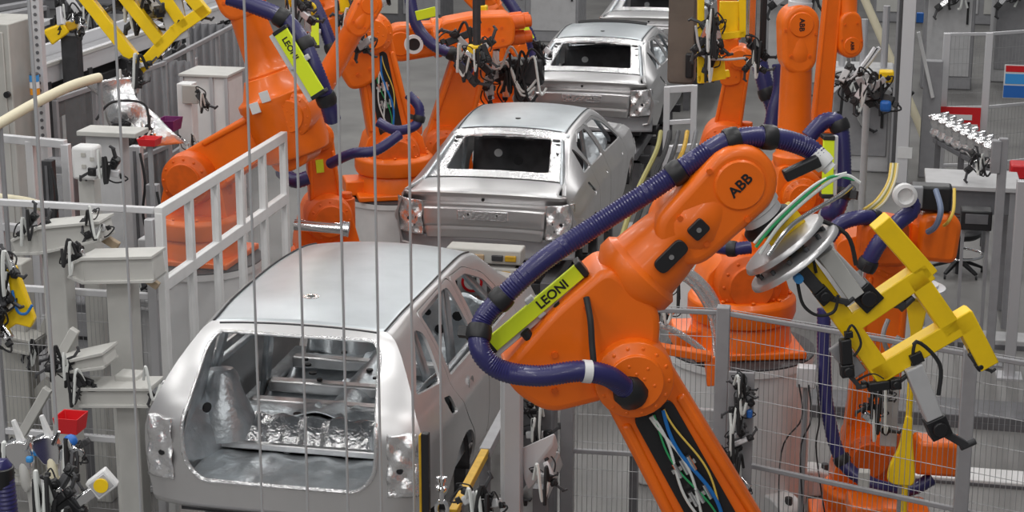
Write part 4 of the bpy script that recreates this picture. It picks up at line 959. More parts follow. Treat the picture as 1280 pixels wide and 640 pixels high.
# hazard pole and yellow bar beside the hatchback
p = at(531, 640, 9.75); root = thing('hazard_pole', (p.x, p.y, 0), 'black and yellow upright pole at the rear right corner of the hatchback', 'pole')
zt_ = aty(531, 541, p.y).z
MB().b(p.x - .012, p.y - .02, 0, p.x + .030, p.y + .02, zt_).build('black_half', BLACK, root, bevel=.004); MB().b(p.x - .026, p.y - .02, 0, p.x - .012, p.y + .02, zt_ - .01).build('yellow_half', YELLOW_DK, root, bevel=.003)
a, b = at(566, 642, 9.9), at(606, 566, 10.9); root = thing('skid_rail', (a.x, a.y, 0), 'yellow striped carrier rail running under the right side of the hatchback', 'rail')
MB().beam(a, b, .05, .05).build('yellow_bar', YELLOW_DK, root, bevel=.004); MB().beam(b, at(640, 500, 12.2), .07, .06).build('grey_bar', GREYP, root, bevel=.004)
for q in (a.lerp(b, .15), b, at(640, 500, 12.2)): MB().b(q.x - .03, q.y - .03, 0, q.x + .03, q.y + .03, q.z).build('leg', GREY_DK, root)
# ------------------------------------------------------------------ machines, tooling and loose things round the line
X_, Y_, Z_ = V((1, 0, 0)), V((0, 1, 0)), V((0, 0, 1))
def blk(parent, name, mt, c, size, bev=.006, ax=None, label=None):
    m = MB(); m.box(c, size, ax); return m.build(name, mt, parent, bevel=bev, label=label)
def tubep(parent, name, mt, pts, r, n=8, k=6, smooth=True):
    return MB().tube(smoothpts(pts, k) if smooth else pts, r, n=n).build(name, mt, parent)
def jumble(root, c, spread, rnd, nclamp=3, k=.8, sc=1.0):
    """a working head: a few pneumatic clamps with hoses, turned every way, on a mounting plate"""
    c = V(c)
    for i in range(nclamp):
        u = V((rnd.uniform(-1, 1), rnd.uniform(-.4, .4), rnd.uniform(-1, 1))).normalized(); n = V((rnd.uniform(-.3, .3), -1, rnd.uniform(-.2, .6))); n = (n - u * n.dot(u)).normalized()
        p = c + V((rnd.uniform(-1, 1) * spread[0], rnd.uniform(-1, 1) * spread[1], rnd.uniform(-1, 1) * spread[2]))
        clamp_unit(root, p, u, n.cross(u), n, k * rnd.uniform(.8, 1.2), rnd.choice((ALU_LT, DARK, BLACK, CHROME, GREY_LT)), rnd.uniform(.14, .3))
    for i in range(nclamp):
        p = c + V((rnd.uniform(-1, 1) * spread[0], -.04, rnd.uniform(-1, 1) * spread[2])); q = c + V((rnd.uniform(-1, 1) * spread[0], -.04, rnd.uniform(-1, 1) * spread[2]))
        tubep(root, 'air_hose', RUBBER if i % 3 else CABLEW, [p, p.lerp(q, .35) + V((0, -.05, .12 * sc)), p.lerp(q, .7) + V((0, -.06, -.10 * sc)), q], .011 * sc, 6)
RN = random.Random(21)
def machine(label, px, yb, w_, h_, dep=1.0, mt=GREY_LT, name='machine_housing', kind=0):
    c = atz(px, yb, 0); root = thing(name, (c.x, c.y, 0), label, 'machine')
    MB().b(c.x - w_ / 2, c.y, 0, c.x + w_ / 2, c.y + dep, h_).build('housing', mt, root, bevel=.03)
    n = max(1, int(w_ / .8))
    for k in range(n):
        x0 = c.x - w_ / 2 + w_ * k / n; MB().b(x0 + .06, c.y - .03, .25, x0 + w_ / n - .06, c.y, h_ - .2).build('door', (GREYP, GREY_LT, WHITE_DIRTY)[(k + kind) % 3], root, bevel=.01)
        MB().b(x0 + w_ / n - .16, c.y - .06, h_ * .45, x0 + w_ / n - .12, c.y - .03, h_ * .6).build('handle', BLACK, root)
    for k in range(3):
        x0 = c.x - w_ / 2 + w_ * (k + .5) / 3; MB().cyl((x0, c.y + .3, h_), (x0, c.y + .3, h_ + .5 + .2 * k), .05, n=10).build('pipe_stub', ALU, root)
    jumble(root, V((c.x, c.y - .25, h_ * .75)), (w_ * .4, .08, h_ * .2), RN, 5, 1.2, 2)
    return root
# --- far left: cabinet, pipes, conveyor
p = at(3, 200, 17.2); root = thing('control_cabinet', (p.x, p.y, 0), 'tall beige grey control cabinet at the upper left edge', 'cabinet')
z1 = aty(3, 30, p.y).z
MB().b(p.x - .7, p.y, 0, p.x + .155, p.y + .7, z1).build('body', BEIGE, root, bevel=.012)
MB().b(p.x - .6, p.y - .018, .1, p.x + .10, p.y, z1 - .08).build('door', BEIGE, root, bevel=.008)
k_ = aty(10, 118, p.y - .03); MB().cyl(k_, k_ + V((0, -.035, 0)), .032, n=14).build('door_lock', BLACK, root)
def pipe(label, px, r, mt=CREAM, name='cream_pipe', cat='pipe', legs=True):
    pts = [at(*q) for q in px]; root = thing(name, (pts[0].x, pts[0].y, 0), label, cat)
    tubep(root, 'tube', mt, pts, r, 12)
    if legs:
        for q in (pts[1], pts[-1]): MB().cyl((q.x, q.y, 0), (q.x, q.y, q.z - r * .5), .022, n=8).build('support_leg', GREYP, root)
    return root
pipe('curved cream pipe rising from the left edge over the aluminium guard', [(-30, 170, 14.6), (0, 154, 14.8), (40, 131, 15.1), (85, 109, 15.4), (112, 100, 15.6), (124, 97, 15.7)], .045)
pipe('lower cream pipe at the left edge, level with the guard top rail', [(-20, 246, 15.1), (30, 252, 15.1), (66, 262, 15.2)], .045)
ca, cb = atz(40, 98, 2.2), atz(330, -2, 2.2)
d_ = (cb - ca).normalized(); s_ = V((d_.y, -d_.x, 0))
root = thing('conveyor', (ca.x, ca.y, 0), 'long pale grey conveyor beam climbing across the upper left', 'conveyor')
MB().beam(ca, cb, .06, .26, Z_).build('side_rail', ALU_LT, root, bevel=.01); MB().beam(ca - s_ * .7 + Z_ * .02, cb - s_ * .7 + Z_ * .02, .06, .22, Z_).build('side_rail', ALU_LT, root, bevel=.01)
MB().beam(ca - s_ * .35 - Z_ * .04, cb - s_ * .35 - Z_ * .04, .62, .05, Z_).build('belt', GREYP, root)
MB().beam(ca + s_ * .035 + Z_ * .1, cb + s_ * .035 + Z_ * .1, .02, .04, Z_).build('edge_trim', WHITE_DIRTY, root)
L_ = (cb - ca).length
for k in range(7):
    q = ca + d_ * (L_ * (k + .3) / 7)
    for o_ in (0, .7): MB().b(q.x - .05 - s_.x * o_, q.y - .05 - s_.y * o_, 0, q.x + .05 - s_.x * o_, q.y + .05 - s_.y * o_, q.z - .1).build('leg', DARK, root)
MB().beam(ca - s_ * .35 - Z_ * .45, cb - s_ * .35 - Z_ * .45, .5, .35, Z_).build('drive_cover', DARK, root, bevel=.02)
for k in range(9):
    q = ca + d_ * (L_ * (.42 + .06 * k)) + s_ * .25 - Z_ * .22
    r_ = thing('part_holder', (q.x, q.y, 0), ['steel bracket with clips hung on the front of the sloping conveyor, lowest one', 'second steel bracket up the sloping conveyor', 'third steel bracket up the sloping conveyor', 'bracket at the middle of the sloping conveyor front', 'bracket just above the middle of the sloping conveyor front', 'fourth bracket from the top of the sloping conveyor', 'third bracket from the top of the sloping conveyor', 'second bracket from the top of the sloping conveyor', 'topmost bracket on the sloping conveyor by the tall orange arm'][k], 'bracket', 'brackets along the conveyor')
    MB().beam(q - d_ * .16, q + d_ * .14 + Z_ * .05, .10, .09, Z_).build('carrier', (CHROME, DARK, STEEL_BRT)[k % 3], r_, bevel=.01)
    MB().b(q.x - .03, q.y - .03, 0, q.x + .03, q.y + .03, q.z).build('stem', GREY_DK, r_)
    for e in (-.12, 0, .11): MB().taper(q + d_ * e, q + d_ * e + Z_ * .16 + s_ * .05, .04, .05, .02, .03).build('clip', (BLACK, CHROME)[(k + int(e * 10)) % 2], r_, bevel=.004)
    if k % 3 == 2: blk(r_, 'yellow_tab', YELLOW, q + d_ * .18 + Z_ * .07, (.06, .06, .09))
# overhead gripper, upper left
Pg = at(175, 60, 12.6); pg = lambda x, y: atp(x, y, Pg, NV)
G2 = gripper_frame('frame_gripper', 'yellow gripper frame with pointed corner hanging at the upper left', [((100, -12), (176, 84)), ((176, 84), (222, 36)), ((150, -12), (199, 50)), ((204, -8), (228, 28)), ((232, -12), (254, 14)), ((222, 36), (254, 14))], .085, pg, NV)
MB().prism([(0, 0), (.10, .12), (.16, .06), (.20, -.22), (.06, -.26)], pg(200, 8), _r, Z_, NV, -.02, .03).build('grey_plate', GREY_LT, G2, bevel=.006)
MB().cyl(pg(165, -10), pg(168, -80), .08, n=14).build('hanger', DARK, G2); MB().beam(pg(100, -12), pg(240, -12), .09, .09, NV).build('beam', YELLOW, G2)
jumble(G2, pg(170, 18) + V((0, .1, 0)), (.14, .05, .10), RN, 4, .8); jumble(G2, pg(236, 22) + V((0, .1, 0)), (.06, .05, .06), RN, 1, .6)
jumble(G2, pg(182, 86) + NV * .05, (.06, .03, .05), RN, 2, .45)
# yellow robot tool at far left top
q = at(85, 40, 21); root = thing('clamp_tool', (q.x, q.y, q.z - .3), 'orange yellow clamp tool left of the hanging yellow frame, on the conveyor', 'tool')
MB().taper(at(60, 47, 21), at(84, 33, 21), .14, .2, .18, .14).build('jaw', YELLOW, root, bevel=.02); MB().taper(at(84, 33, 21), at(106, 27, 21), .14, .12, .2, .1).build('arm', YELLOW_DK, root, bevel=.02)
MB().b(q.x - .1, q.y, 0, q.x + .1, q.y + .15, q.z - .05).build('stem', DARK, root); jumble(root, at(96, 18, 21), (.2, .1, .14), RN, 4, 1.1)
for k, (x0, y0, x1, y1) in enumerate(((-10, 12, 48, 2), (-10, 22, 52, 10), (22, 40, 60, 26))):
    a, b = at(x0, y0, 24 - k), at(x1, y1, 26 - k); r_ = thing('guide_rail', (a.x, a.y, 0), ['grey guide rail in the topmost left corner', 'second grey guide rail below the top left corner', 'short pale rail behind the beige cabinet top', 'pale slide rail under the orange yellow clamp tool'][k], 'rail')
    MB().beam(a, b, .16, .07, Z_).build('rail', GREY_LT if k > 1 else GREYP, r_, bevel=.01)
    for q in (b,): MB().b(q.x - .05, q.y + .04, 0, q.x + .05, q.y + .14, q.z).build('leg', GREY_DK, r_)
# shiny pressing on its fixture
q = at(152, 150, 16.7); root = thing('sheet_pressing', (q.x, q.y, 0), 'crumpled looking shiny steel pressing standing on a fixture, upper left', 'sheet metal part')
u_, w_ = (at(185, 178, 16.7) - at(128, 95, 16.7)), _r * .50
m = MB(); m.grid(lambda a, b: at(128, 97, 16.7) + u_ * a + w_ * (b - .45) * (1 - .25 * math.sin(a * 5)) + NV * (.10 * math.sin(b * PI) + .04 * math.sin(a * 13 + b * 4)), 26, 12); m.build('pressing', STEEL_BRT, root, solid=.01)
for e in (-.25, .02): MB().cyl((q.x + e, q.y + .15, 0), (q.x + e, q.y + .15, q.z - .1), .03, n=10).build('stand_leg', DARK, root)
jumble(root, at(168, 165, 16.5), (.22, .06, .10), RN, 5, .7); MB().beam(at(112, 172, 16.6), at(190, 176, 16.6), .06, .06).build('carrier_bar', DARK, root, bevel=.008)
tubep(root, 'loop_hose', RUBBER, [at(120, 150, 16.5), at(140, 128, 16.5), at(180, 130, 16.5), at(186, 160, 16.5)], .012)
jumble(root, at(158, 100, 17.2), (.12, .05, .10), RN, 3, .6)
# trays
def tray(label, c, w_, d2, h_, mt, stem_=True):
    root = thing('parts_tray', (c.x, c.y, c.z - h_), label, 'tray')
    m = MB(); t = .012
    o_, i_ = [(-w_ / 2, -d2 / 2), (w_ / 2, -d2 / 2), (w_ / 2, d2 / 2), (-w_ / 2, d2 / 2)], .82
    vs = [V((c.x + x * .82, c.y + y * .82, c.z - h_)) for x, y in o_] + [V((c.x + x, c.y + y, c.z)) for x, y in o_] + [V((c.x + x * .93, c.y + y * .93, c.z)) for x, y in o_] + [V((c.x + x * .76, c.y + y * .76, c.z - h_ + t)) for x, y in o_]
    fs = [(3, 2, 1, 0), (12, 13, 14, 15)]
    for k in range(4):
        j = (k + 1) % 4; fs += [(k, j, 4 + j, 4 + k), (4 + k, 4 + j, 8 + j, 8 + k), (8 + k, 8 + j, 12 + j, 12 + k)]
    m.add(vs, fs); m.build('tray_body', mt, root, bevel=.004)
    MB().b(c.x - w_ * .25, c.y + d2 * .5, c.z - h_ * .9, c.x + w_ * .25, c.y + d2 * .62, c.z - h_ * .2).build('hang_lip', mt, root, bevel=.003)
    if stem_: MB().cyl((c.x, c.y, 0), (c.x, c.y, c.z - h_), .022, n=10).build('stand_tube', GREYP, root)
    return root
tray('red parts tray low at the left, beside the wire fence', at(88, 518, 11.3), .17, .17, .11, RED)
tray('small red tray below the white cabinet, upper left', at(187, 172, 14.2), .16, .16, .06, RED)
tray('purple tray left of the white cabinet', at(211, 148, 17.6), .20, .26, .12, PURPLE)
# white cabinet with aluminium frame and the white pillar before it
q = at(258, 200, 19.4); root = thing('machine_cabinet', (q.x, q.y, 0), 'white boxed cabinet in an aluminium frame beside the leaning orange robot', 'cabinet')
zt_ = aty(258, 96, q.y).z; x0, x1 = q.x - .24, q.x + .27
MB().b(x0, q.y, 0, x1, q.y + .5, zt_).build('body', WHITE, root, bevel=.01)
for x in (x0, q.x + .10, x1): MB().b(x - .02, q.y - .03, 0, x + .02, q.y, zt_ + .02).build('profile', ALU, root, bevel=.004)
MB().b(x0 - .03, q.y - .04, zt_, x1 + .03, q.y + .52, zt_ + .03).build('top_cover', WHITE_DIRTY, root, bevel=.006)
q = at(236, 200, 18.2); root = thing('sensor_pillar', (q.x, q.y, 0), 'white pillar with grey plate and black clamp in front of the white cabinet', 'pillar stand')
zt_ = aty(236, 105, q.y).z
MB().b(q.x - .10, q.y, 0, q.x + .06, q.y + .16, zt_).build('column', WHITE, root, bevel=.01); blk(root, 'mount_plate', BEIGE, aty(238, 118, q.y - .03), (.17, .04, .19))
jumble(root, aty(252, 128, q.y - .12), (.07, .03, .05), RN, 2, .55); jumble(root, aty(240, 178, q.y - .12), (.12, .03, .04), RN, 2, .5)
q = at(110, 280, 13.6); root = thing('sensor_pillar', (q.x, q.y, 0), 'white pillar with square sensor box and black clamps, left of the guard rail', 'pillar stand')
MB().b(q.x - .065, q.y, 0, q.x + .065, q.y + .13, aty(110, 215, q.y).z).build('column', WHITE_DIRTY, root, bevel=.01); blk(root, 'sensor_box', WHITE, aty(109, 202, q.y - .03), (.19, .16, .26), .025)
jumble(root, aty(131, 208, q.y - .08), (.06, .03, .07), RN, 3, .55)
for dx, dz in ((-.03, .05), (-.03, -.04), (.04, .02)): blk(root, 'box_label', BEIGE, aty(109, 202, q.y - .115) + V((dx, 0, dz)), (.035, .006, .03), .001)
q = at(135, 260, 14.6); root = thing('machine_pillar', (q.x, q.y, 0), 'broad pale pillar standing behind the white sensor box', 'pillar stand')
MB().b(q.x - .17, q.y, 0, q.x + .13, q.y + .2, aty(135, 166, q.y).z).build('column', GREY_LT, root, bevel=.012); MB().b(q.x - .22, q.y - .05, aty(135, 170, q.y).z, q.x + .3, q.y + .22, aty(135, 164, q.y).z).build('shelf', WHITE_DIRTY, root, bevel=.006)
# beige fixture stands with tapered beams
WOOD = mat('pale_wood', (.55, .43, .30), .7, noise=.2)
def stand(label, d, post, beams, clamps=(), braces=(), mt=WHITE_DIRTY):
    px, pw, ytop = post; c = at(px, 500, d); root = thing('fixture_stand', (c.x, c.y, 0), label, 'fixture stand')
    w_ = pw * d / FPX; z1 = aty(px, ytop, c.y).z
    MB().b(c.x - w_ / 2, c.y, 0, c.x + w_ / 2, c.y + w_ * .9, z1).build('column', mt, root, bevel=.012)
    MB().b(c.x - w_, c.y - w_ * .4, 0, c.x + w_, c.y + w_ * 1.3, .03).build('base_plate', mt, root, bevel=.005)
    for (x0, y0, x1, y1, h0, h1) in beams:
        a, b = aty(x0, y0, c.y - .02), aty(x1, y1, c.y - .02); k = d / FPX
        o = MB().taper(a, b, .20, h0 * k, .20, h1 * k).build('beam', mt, root, bevel=.01)
        m = MB(); m.taper(a + Z_ * h0 * k / 2, b + Z_ * h1 * k / 2, .26, .022, .26, .022); m.taper(a - Z_ * h0 * k / 2, b - Z_ * h1 * k / 2, .26, .022, .26, .022); m.build('flange', mt, o, bevel=.003)
    for (x0, y0, x1, y1, w2) in braces: MB().beam(aty(x0, y0, c.y + .1), aty(x1, y1, c.y + .1), .05, w2 * d / FPX).build('wooden_stop' if w2 < 11 else 'brace', WOOD if w2 < 11 else mt, root, bevel=.006)
    for (x, y, n) in clamps: jumble(root, aty(x, y, c.y - .1), (.08, .04, .06), RN, n, .5)
    return root
stand('beige fixture stand with tapered cross beam, upper one at the left', 13.4, (77, 30, 300), [(24, 304, 58, 296, 16, 32), (56, 296, 134, 284, 32, 22)], [(38, 283, 2), (122, 278, 2)], [(128, 296, 148, 308, 10)])
stand('beige fixture stand with level cross beam touching the guard rail post', 12.9, (155, 32, 345), [(94, 333, 112, 333, 14, 30), (110, 333, 199, 331, 30, 30)], [(93, 318, 2)], [(180, 346, 198, 358, 9)])
stand('low beige fixture stand with cross beam behind the red tray', 12.35, (158, 30, 470), [(107, 490, 196, 490, 22, 22), (74, 455, 138, 444, 12, 18)], [(98, 478, 3), (76, 452, 3), (195, 478, 1)], [(28, 542, 60, 486, 12), (62, 470, 94, 412, 12)])
stand('pale upright of the far left fixture with slanting braces', 14.4, (22, 34, 330), [(0, 420, 50, 430, 16, 16)], [(46, 440, 2)], [(2, 540, 62, 476, 14), (30, 470, 66, 390, 12)], BEIGE)
stand('grey fixture post with shelf behind the guard rail post', 14.2, (192, 22, 300), [(150, 372, 196, 376, 10, 10)], [(170, 365, 2)], [], GREY_LT)
q = at(85, 600, 11.0); root = thing('kick_plate', (q.x, q.y, 0), 'grey base box with slots on the floor left of the hatchback tail', 'base box')
MB().b(q.x + .08, q.y, 0, q.x + 1.0, q.y + .5, .55).build('body', GREYP, root, bevel=.02)
for k in range(5): MB().b(q.x + .15 + k * .14, q.y - .012, .2, q.x + .22 + k * .14, q.y, .45).build('slot', BLACK, root)
q = at(88, 552, 10.6); root = thing('limit_switch', (q.x, q.y, 0), 'switch with dark blue round knob on a post, below the red tray', 'switch')
MB().cyl((q.x, q.y, 0), (q.x, q.y, q.z - .02), .022, n=10).build('post', GREYP, root); MB().sphere(q, .045).build('knob', BLUE, root); MB().beam(q + V((.0, 0, -.06)), q + V((.12, 0, .02)), .04, .04).build('lever', DARK, root, bevel=.006)
for k, (px, d, yt, yb_, lab) in enumerate(((150, 15.2, 176, 330, 'dark grey machine upright left of the broad pale pillar foot'), (170, 15.0, 182, 330, 'grey machine upright with cable, third from the guard rail'), (191, 14.9, 230, 330, 'grey machine upright nearest the guard rail post'), (60, 14.9, 200, 420, 'grey upright behind the upper tapered beam'))):
    c = at(px, yt, d); root = thing('machine_upright', (c.x, c.y, 0), lab, 'post')
    MB().b(c.x - .05, c.y - .04, 0, c.x + .05, c.y + .04, c.z).build('profile', (GREY_DK, ALU, GREYP, DARK)[k], root, bevel=.006); MB().b(c.x - .012, c.y - .05, .1, c.x + .012, c.y - .04, c.z - .04).build('slot_cover', GREY_DK, root)
    tubep(root, 'cable', RUBBER, [c + V((.06, -.06, -.05)), c + V((.10, -.08, -.3)), c + V((.06, -.06, -.6)), c + V((.14, -.08, -.9))], .012)
for px0, px1, yt, d, lab in ((42, 96, 205, 16.4, 'added dark box that darkens the gap behind the white sensor box, under the aluminium guard'), (64, 138, 376, 14.1, 'added dark box that darkens the gap between the two left fixture stands, behind the mesh')):
    a, b = at(px0, yt, d), at(px1, yt, d); root = thing('gap_darkener', (a.x, a.y, 0), lab, 'machine')  # plain boxes added only to darken the gaps in the left machinery
    MB().b(a.x, a.y, 0, b.x, a.y + .35, a.z).build('housing', GREY_DK, root, bevel=.02); MB().b(a.x + .04, a.y - .015, a.z * .3, b.x - .04, a.y, a.z - .08).build('cover', GREYP, root, bevel=.006)
    for k in range(4): MB().b(a.x + .08, a.y - .025, a.z * (.45 + .12 * k), b.x - .08, a.y - .015, a.z * (.45 + .12 * k) + .025).build('vent_slot', BLACK, root)
# yellow gripper at left edge
Pl = at(20, 370, 8.6); pl = lambda x, y: atp(x, y, Pl, NV)
root = thing('clamp_gripper', Pl, 'yellow gripper plate with black clamps poking in at the left edge', 'gripper head')
MB().prism([(-.03, .16), (.01, .17), (.055, .02), (.09, -.10), (.07, -.14), (.0, -.12), (-.05, -.155), (-.10, -.14), (-.06, -.08), (-.01, -.04)], pl(20, 374), _r, Z_, NV, -.03, .03).build('plate', YELLOW, root, bevel=.008)
jumble(root, pl(2, 372) + NV * .05, (.04, .02, .08), RN, 4, .5); jumble(root, pl(2, 405) + NV * .05, (.04, .02, .03), RN, 2, .45); jumble(root, pl(14, 335), (.03, .02, .02), RN, 2, .35)
tubep(root, 'blue_hose', CABLEBLUE, [pl(18, 360) + NV * .04, pl(26, 384) + NV * .06, pl(36, 388) + NV * .05, pl(43, 378) + NV * .04], .007)
MB().beam(pl(4, 372), pl(-120, 360), .08, .08).build('mount_arm', DARK, root)
# bottom left toggle clamps and swivel gripper
for k, (x, y, lab) in enumerate(((28, 566, 'silver toggle clamp on a pale tube, left of the pair at the lower left'), (63, 560, 'silver toggle clamp on a pale tube, right of the pair at the lower left'))):
    d = 8.2; c = at(x, y, d); root = thing('toggle_clamp', (c.x, c.y, 0), lab, 'clamp')
    f = at(x + 6, 640, d); dn = (at(x + 9, 660, d) - c)
    MB().tube(smoothpts([c + V((0, 0, -.03)), at(x + 5, y + 40, d), V((at(x + 8, 660, d).x, c.y, c.z - .42)), V((at(x + 8, 660, d).x, c.y, 0))], 6), .023, n=12).build('support_tube', CREAM if k else WHITE_DIRTY, root)
    MB().prism(roundpoly([(-.06, -.03), (-.03, -.075), (.045, -.075), (.05, .0), (.03, .055), (-.02, .07), (-.075, .05), (-.08, .01)], .015), c, _r, Z_, NV, -.03, .03).build('clamp_body', CHROME, root, bevel=.006)
    MB().taper(c + V((-.0, 0, .05)), c + V((-.035, 0, .16)), .032, .03, .018, .02).build('lever', WHITE, root, bevel=.004)
    MB().taper(c + V((.03, -.03, .03)), c + V((.065, -.03, .10)), .022, .02, .012, .015).build('spindle', CHROME, root, bevel=.003)
    MB().cyl(c + V((.012, 0, -.10)), c + V((.012, 0, -.06)), .026, n=12).build('collar', ALU_LT, root)
    jumble(root, c + V((-.09 if k == 0 else .10, .05, -.05)), (.02, .02, .05), RN, 2, .32)
    blk(root, 'blue_fitting', BLUE_LT, c + V((.045 if k == 0 else -.06, -.02, -.02)), (.03, .03, .03), .008)
c = at(128, 604, 7.9); root = thing('swivel_gripper', (c.x, c.y, 0), 'black and silver gripper with square white pad and yellow disc, lower left', 'gripper head')
du = (at(150, 585, 7.9) - at(80, 640, 7.9)).normalized(); dw = NV.cross(du)
MB().box(c, (.10, .05, .11), (dw, NV, du)).build('square_pad', WHITE, root, bevel=.008); MB().cyl(c + NV * .02, c + NV * .034, .033, n=18).build('yellow_disc', YELLOW, root)
MB().box(c + NV * .022, (.075, .012, .085), (dw, NV, du)).build('pad_recess', ALU, root, bevel=.003)
for e, mt_, s3 in ((-.10, CHROME, (.05, .05, .12)), (-.19, BLACK, (.14, .08, .10)), (-.27, DARK, (.10, .10, .10))): MB().box(c + du * e, s3, (dw, NV, du)).build('gripper_block', mt_, root, bevel=.008)
jumble(root, c - du * .20 + dw * .10, (.05, .03, .05), RN, 4, .45); jumble(root, c - du * .24 - dw * .08, (.05, .03, .03), RN, 3, .4)
b = c - du * .27; MB().cyl((b.x, b.y, 0), (b.x, b.y, b.z - .02), .035, n=12).build('stand_tube', DARK, root)
q = at(4, 600, 7.9); root = thing('supply_hose', (q.x, q.y, 0), 'short dark blue ribbed hose standing in the bottom left corner', 'hose')
ribbed(MB(), smoothpts([V((q.x + .03, q.y, 0)), V((q.x + .02, q.y, .8)), V((q.x + .01, q.y, q.z - .1)), q + V((-.03, 0, .02))], 8), .045, .02).build('ribbed_hose', HOSE, root); MB().lathe(q + V((-.01, 0, -.03)), (0, 0, 1), [(0, .05), (.03, .06), (.09, .06), (.10, .04)], 16).build('hose_collar', BLACK, root)
# --- around the cars
def carrier(label, y0):
    root = thing('skid_carrier', (XC, y0, 0), label, 'carrier')
    for s in (-.62, .62): MB().b(XC + s - .06, y0, .58, XC + s + .06, y0 + 4.45, .70).build('runner', GREY_DK, root, bevel=.01)
    for yy in (.4, 1.6, 3.0, 4.2):
        MB().b(XC - .8, y0 + yy - .05, .46, XC + .8, y0 + yy + .05, .58).build('cross_tube', DARK, root, bevel=.01)
        for s in (-.62, .62): MB().b(XC + s - .05, y0 + yy - .05, 0, XC + s + .05, y0 + yy + .05, .5).build('support_leg', GREY_DK, root)
    for s in (-.5, .5):
        for yy in (1.9, 3.0): MB().cyl((XC + s, y0 + yy, .70), (XC + s, y0 + yy, .755), .05, n=12).build('locating_pin', YELLOW_DK, root)
    return root
car_tail = [10.05, 16.75, 16.75 + PITCH_Y, 16.75 + 2 * PITCH_Y]
for k, y in enumerate(car_tail): carrier(['dark skid carrier under the nearest hatchback', 'dark skid carrier under the saloon ahead of the hatchback', 'dark skid carrier under the third car of the line', 'dark skid carrier under the farthest car'][k], y - .05)
q = at(615, 326, 15.6); root = thing('valve_box', (q.x, q.y, 0), 'long beige terminal box on a dark stand between hatchback and saloon', 'terminal box')
MB().b(q.x - .42, q.y, q.z - .03, q.x + .26, q.y + .22, q.z + .10).build('box_body', BEIGE, root, bevel=.012); MB().b(q.x - .36, q.y - .02, q.z - .20, q.x + .28, q.y + .2, q.z - .06).build('lower_box', WHITE_DIRTY, root, bevel=.012)
for dx, mt_ in ((-.12, CARD), (.05, DARK), (.17, YELLOW_DK)): blk(root, 'connector', mt_, q + V((dx, -.012, .03)), (.10, .03, .05)); blk(root, 'connector', mt_, q + V((dx - .04, -.03, -.11)), (.08, .03, .05))
for dx in (-.34, .2): MB().b(q.x + dx, q.y + .02, 0, q.x + dx + .06, q.y + .1, q.z - .06).build('stand_leg', DARK, root)
q = at(590, 352, 15.5); root = thing('prohibition_sign', q - Z_ * .12, 'round red and white no-hands sign seen through the hatchback window', 'sign')
MB().cyl(q, q + NV * .008, .095, n=30).build('disc', WHITE, root)
m = MB(); m.lathe(q + NV * .010, NV, [(0, .072), (0, .095), (.004, .095), (.004, .072)], 32, caps=False); m.build('red_ring', RED, root)
MB().box(q + NV * .014, (.016, .004, .16), ((_r + Z_).normalized(), NV, (_r - Z_).normalized())).build('red_bar', RED, root)
m = MB(); m.box(q + NV * .011 + _r * .012 - Z_ * .02, (.05, .003, .05), (_r, NV, Z_))
for k in range(4): m.box(q + NV * .011 + _r * (-.008 + .014 * k) + Z_ * .02, (.010, .003, .05), (_r, NV, Z_))
m.box(q + NV * .011 - _r * .028 - Z_ * .012, (.03, .003, .011), ((_r - Z_ * .6).normalized(), NV, (_r * .6 + Z_).normalized())); m.build('hand_symbol', BLACK, root, smooth=0)
MB().box(q - NV * .012, (.26, .02, .26), (_r, NV, Z_)).build('back_plate', GREY_LT, root, bevel=.004); MB().cyl((q.x, q.y + .03, 0), (q.x, q.y + .03, q.z - .1), .025, n=10).build('post', GREYP, root)
# sheet metal chutes beside the hatchback, bottom centre
for k, (pp, lab) in enumerate((([(632, 640), (690, 560), (700, 566), (668, 640)], 'bent sheet steel chute at the bottom beside the near robot'), ([(655, 600), (690, 556), (694, 540), (650, 560)], 'upper folded steel plate over the chute at the bottom centre'))):
    c = at(670, 600, 10.9 - .35 * k); q = [atp(x, y, c, rotz(NV, -25)) for x, y in pp]; root = thing('sheet_chute', (c.x, c.y, 0), lab, 'sheet metal part')
    n_ = rotz(NV, -25); m = MB(); m.add(q + [p - n_ * .06 - Z_ * .10 for p in q], [(0, 1, 2, 3), (7, 6, 5, 4), (0, 4, 5, 1), (1, 5, 6, 2), (2, 6, 7, 3), (3, 7, 4, 0)]); m.build('folded_plate', STEEL if k == 0 else ALU_LT, root, bevel=.01)
    MB().b(c.x - .04, c.y + .1, 0, c.x + .04, c.y + .18, c.z - .1).build('stand_leg', GREY_DK, root)
    jumble(root, atp(650 + 30 * k, 625 - 30 * k, c, n_) + n_ * .02, (.05, .03, .05), RN, 2, .4)
q = at(600, 630, 9.6); root = thing('floor_clamp', (q.x, q.y, 0), 'small silver clamp cluster on the floor rail beside the steel hook', 'clamp')
jumble(root, q, (.08, .04, .05), RN, 4, .5); MB().cyl((q.x, q.y + .05, 0), (q.x, q.y + .05, q.z), .03, n=10).build('stem', DARK, root)
q = at(667, 492, 12.2); root = thing('sensor_stand', (q.x, q.y, 0), 'dark stand with small yellow actuator behind the near robot elbow', 'sensor stand')
MB().b(q.x - .1, q.y + .02, 0, q.x + .14, q.y + .2, q.z + .1).build('body', GREY_DK, root, bevel=.02); MB().cyl(q - Z_ * .07, q + Z_ * .07, .04, n=14).build('actuator', YELLOW, root); jumble(root, q + V((.03, -.05, -.2)), (.06, .02, .12), RN, 4, .5)
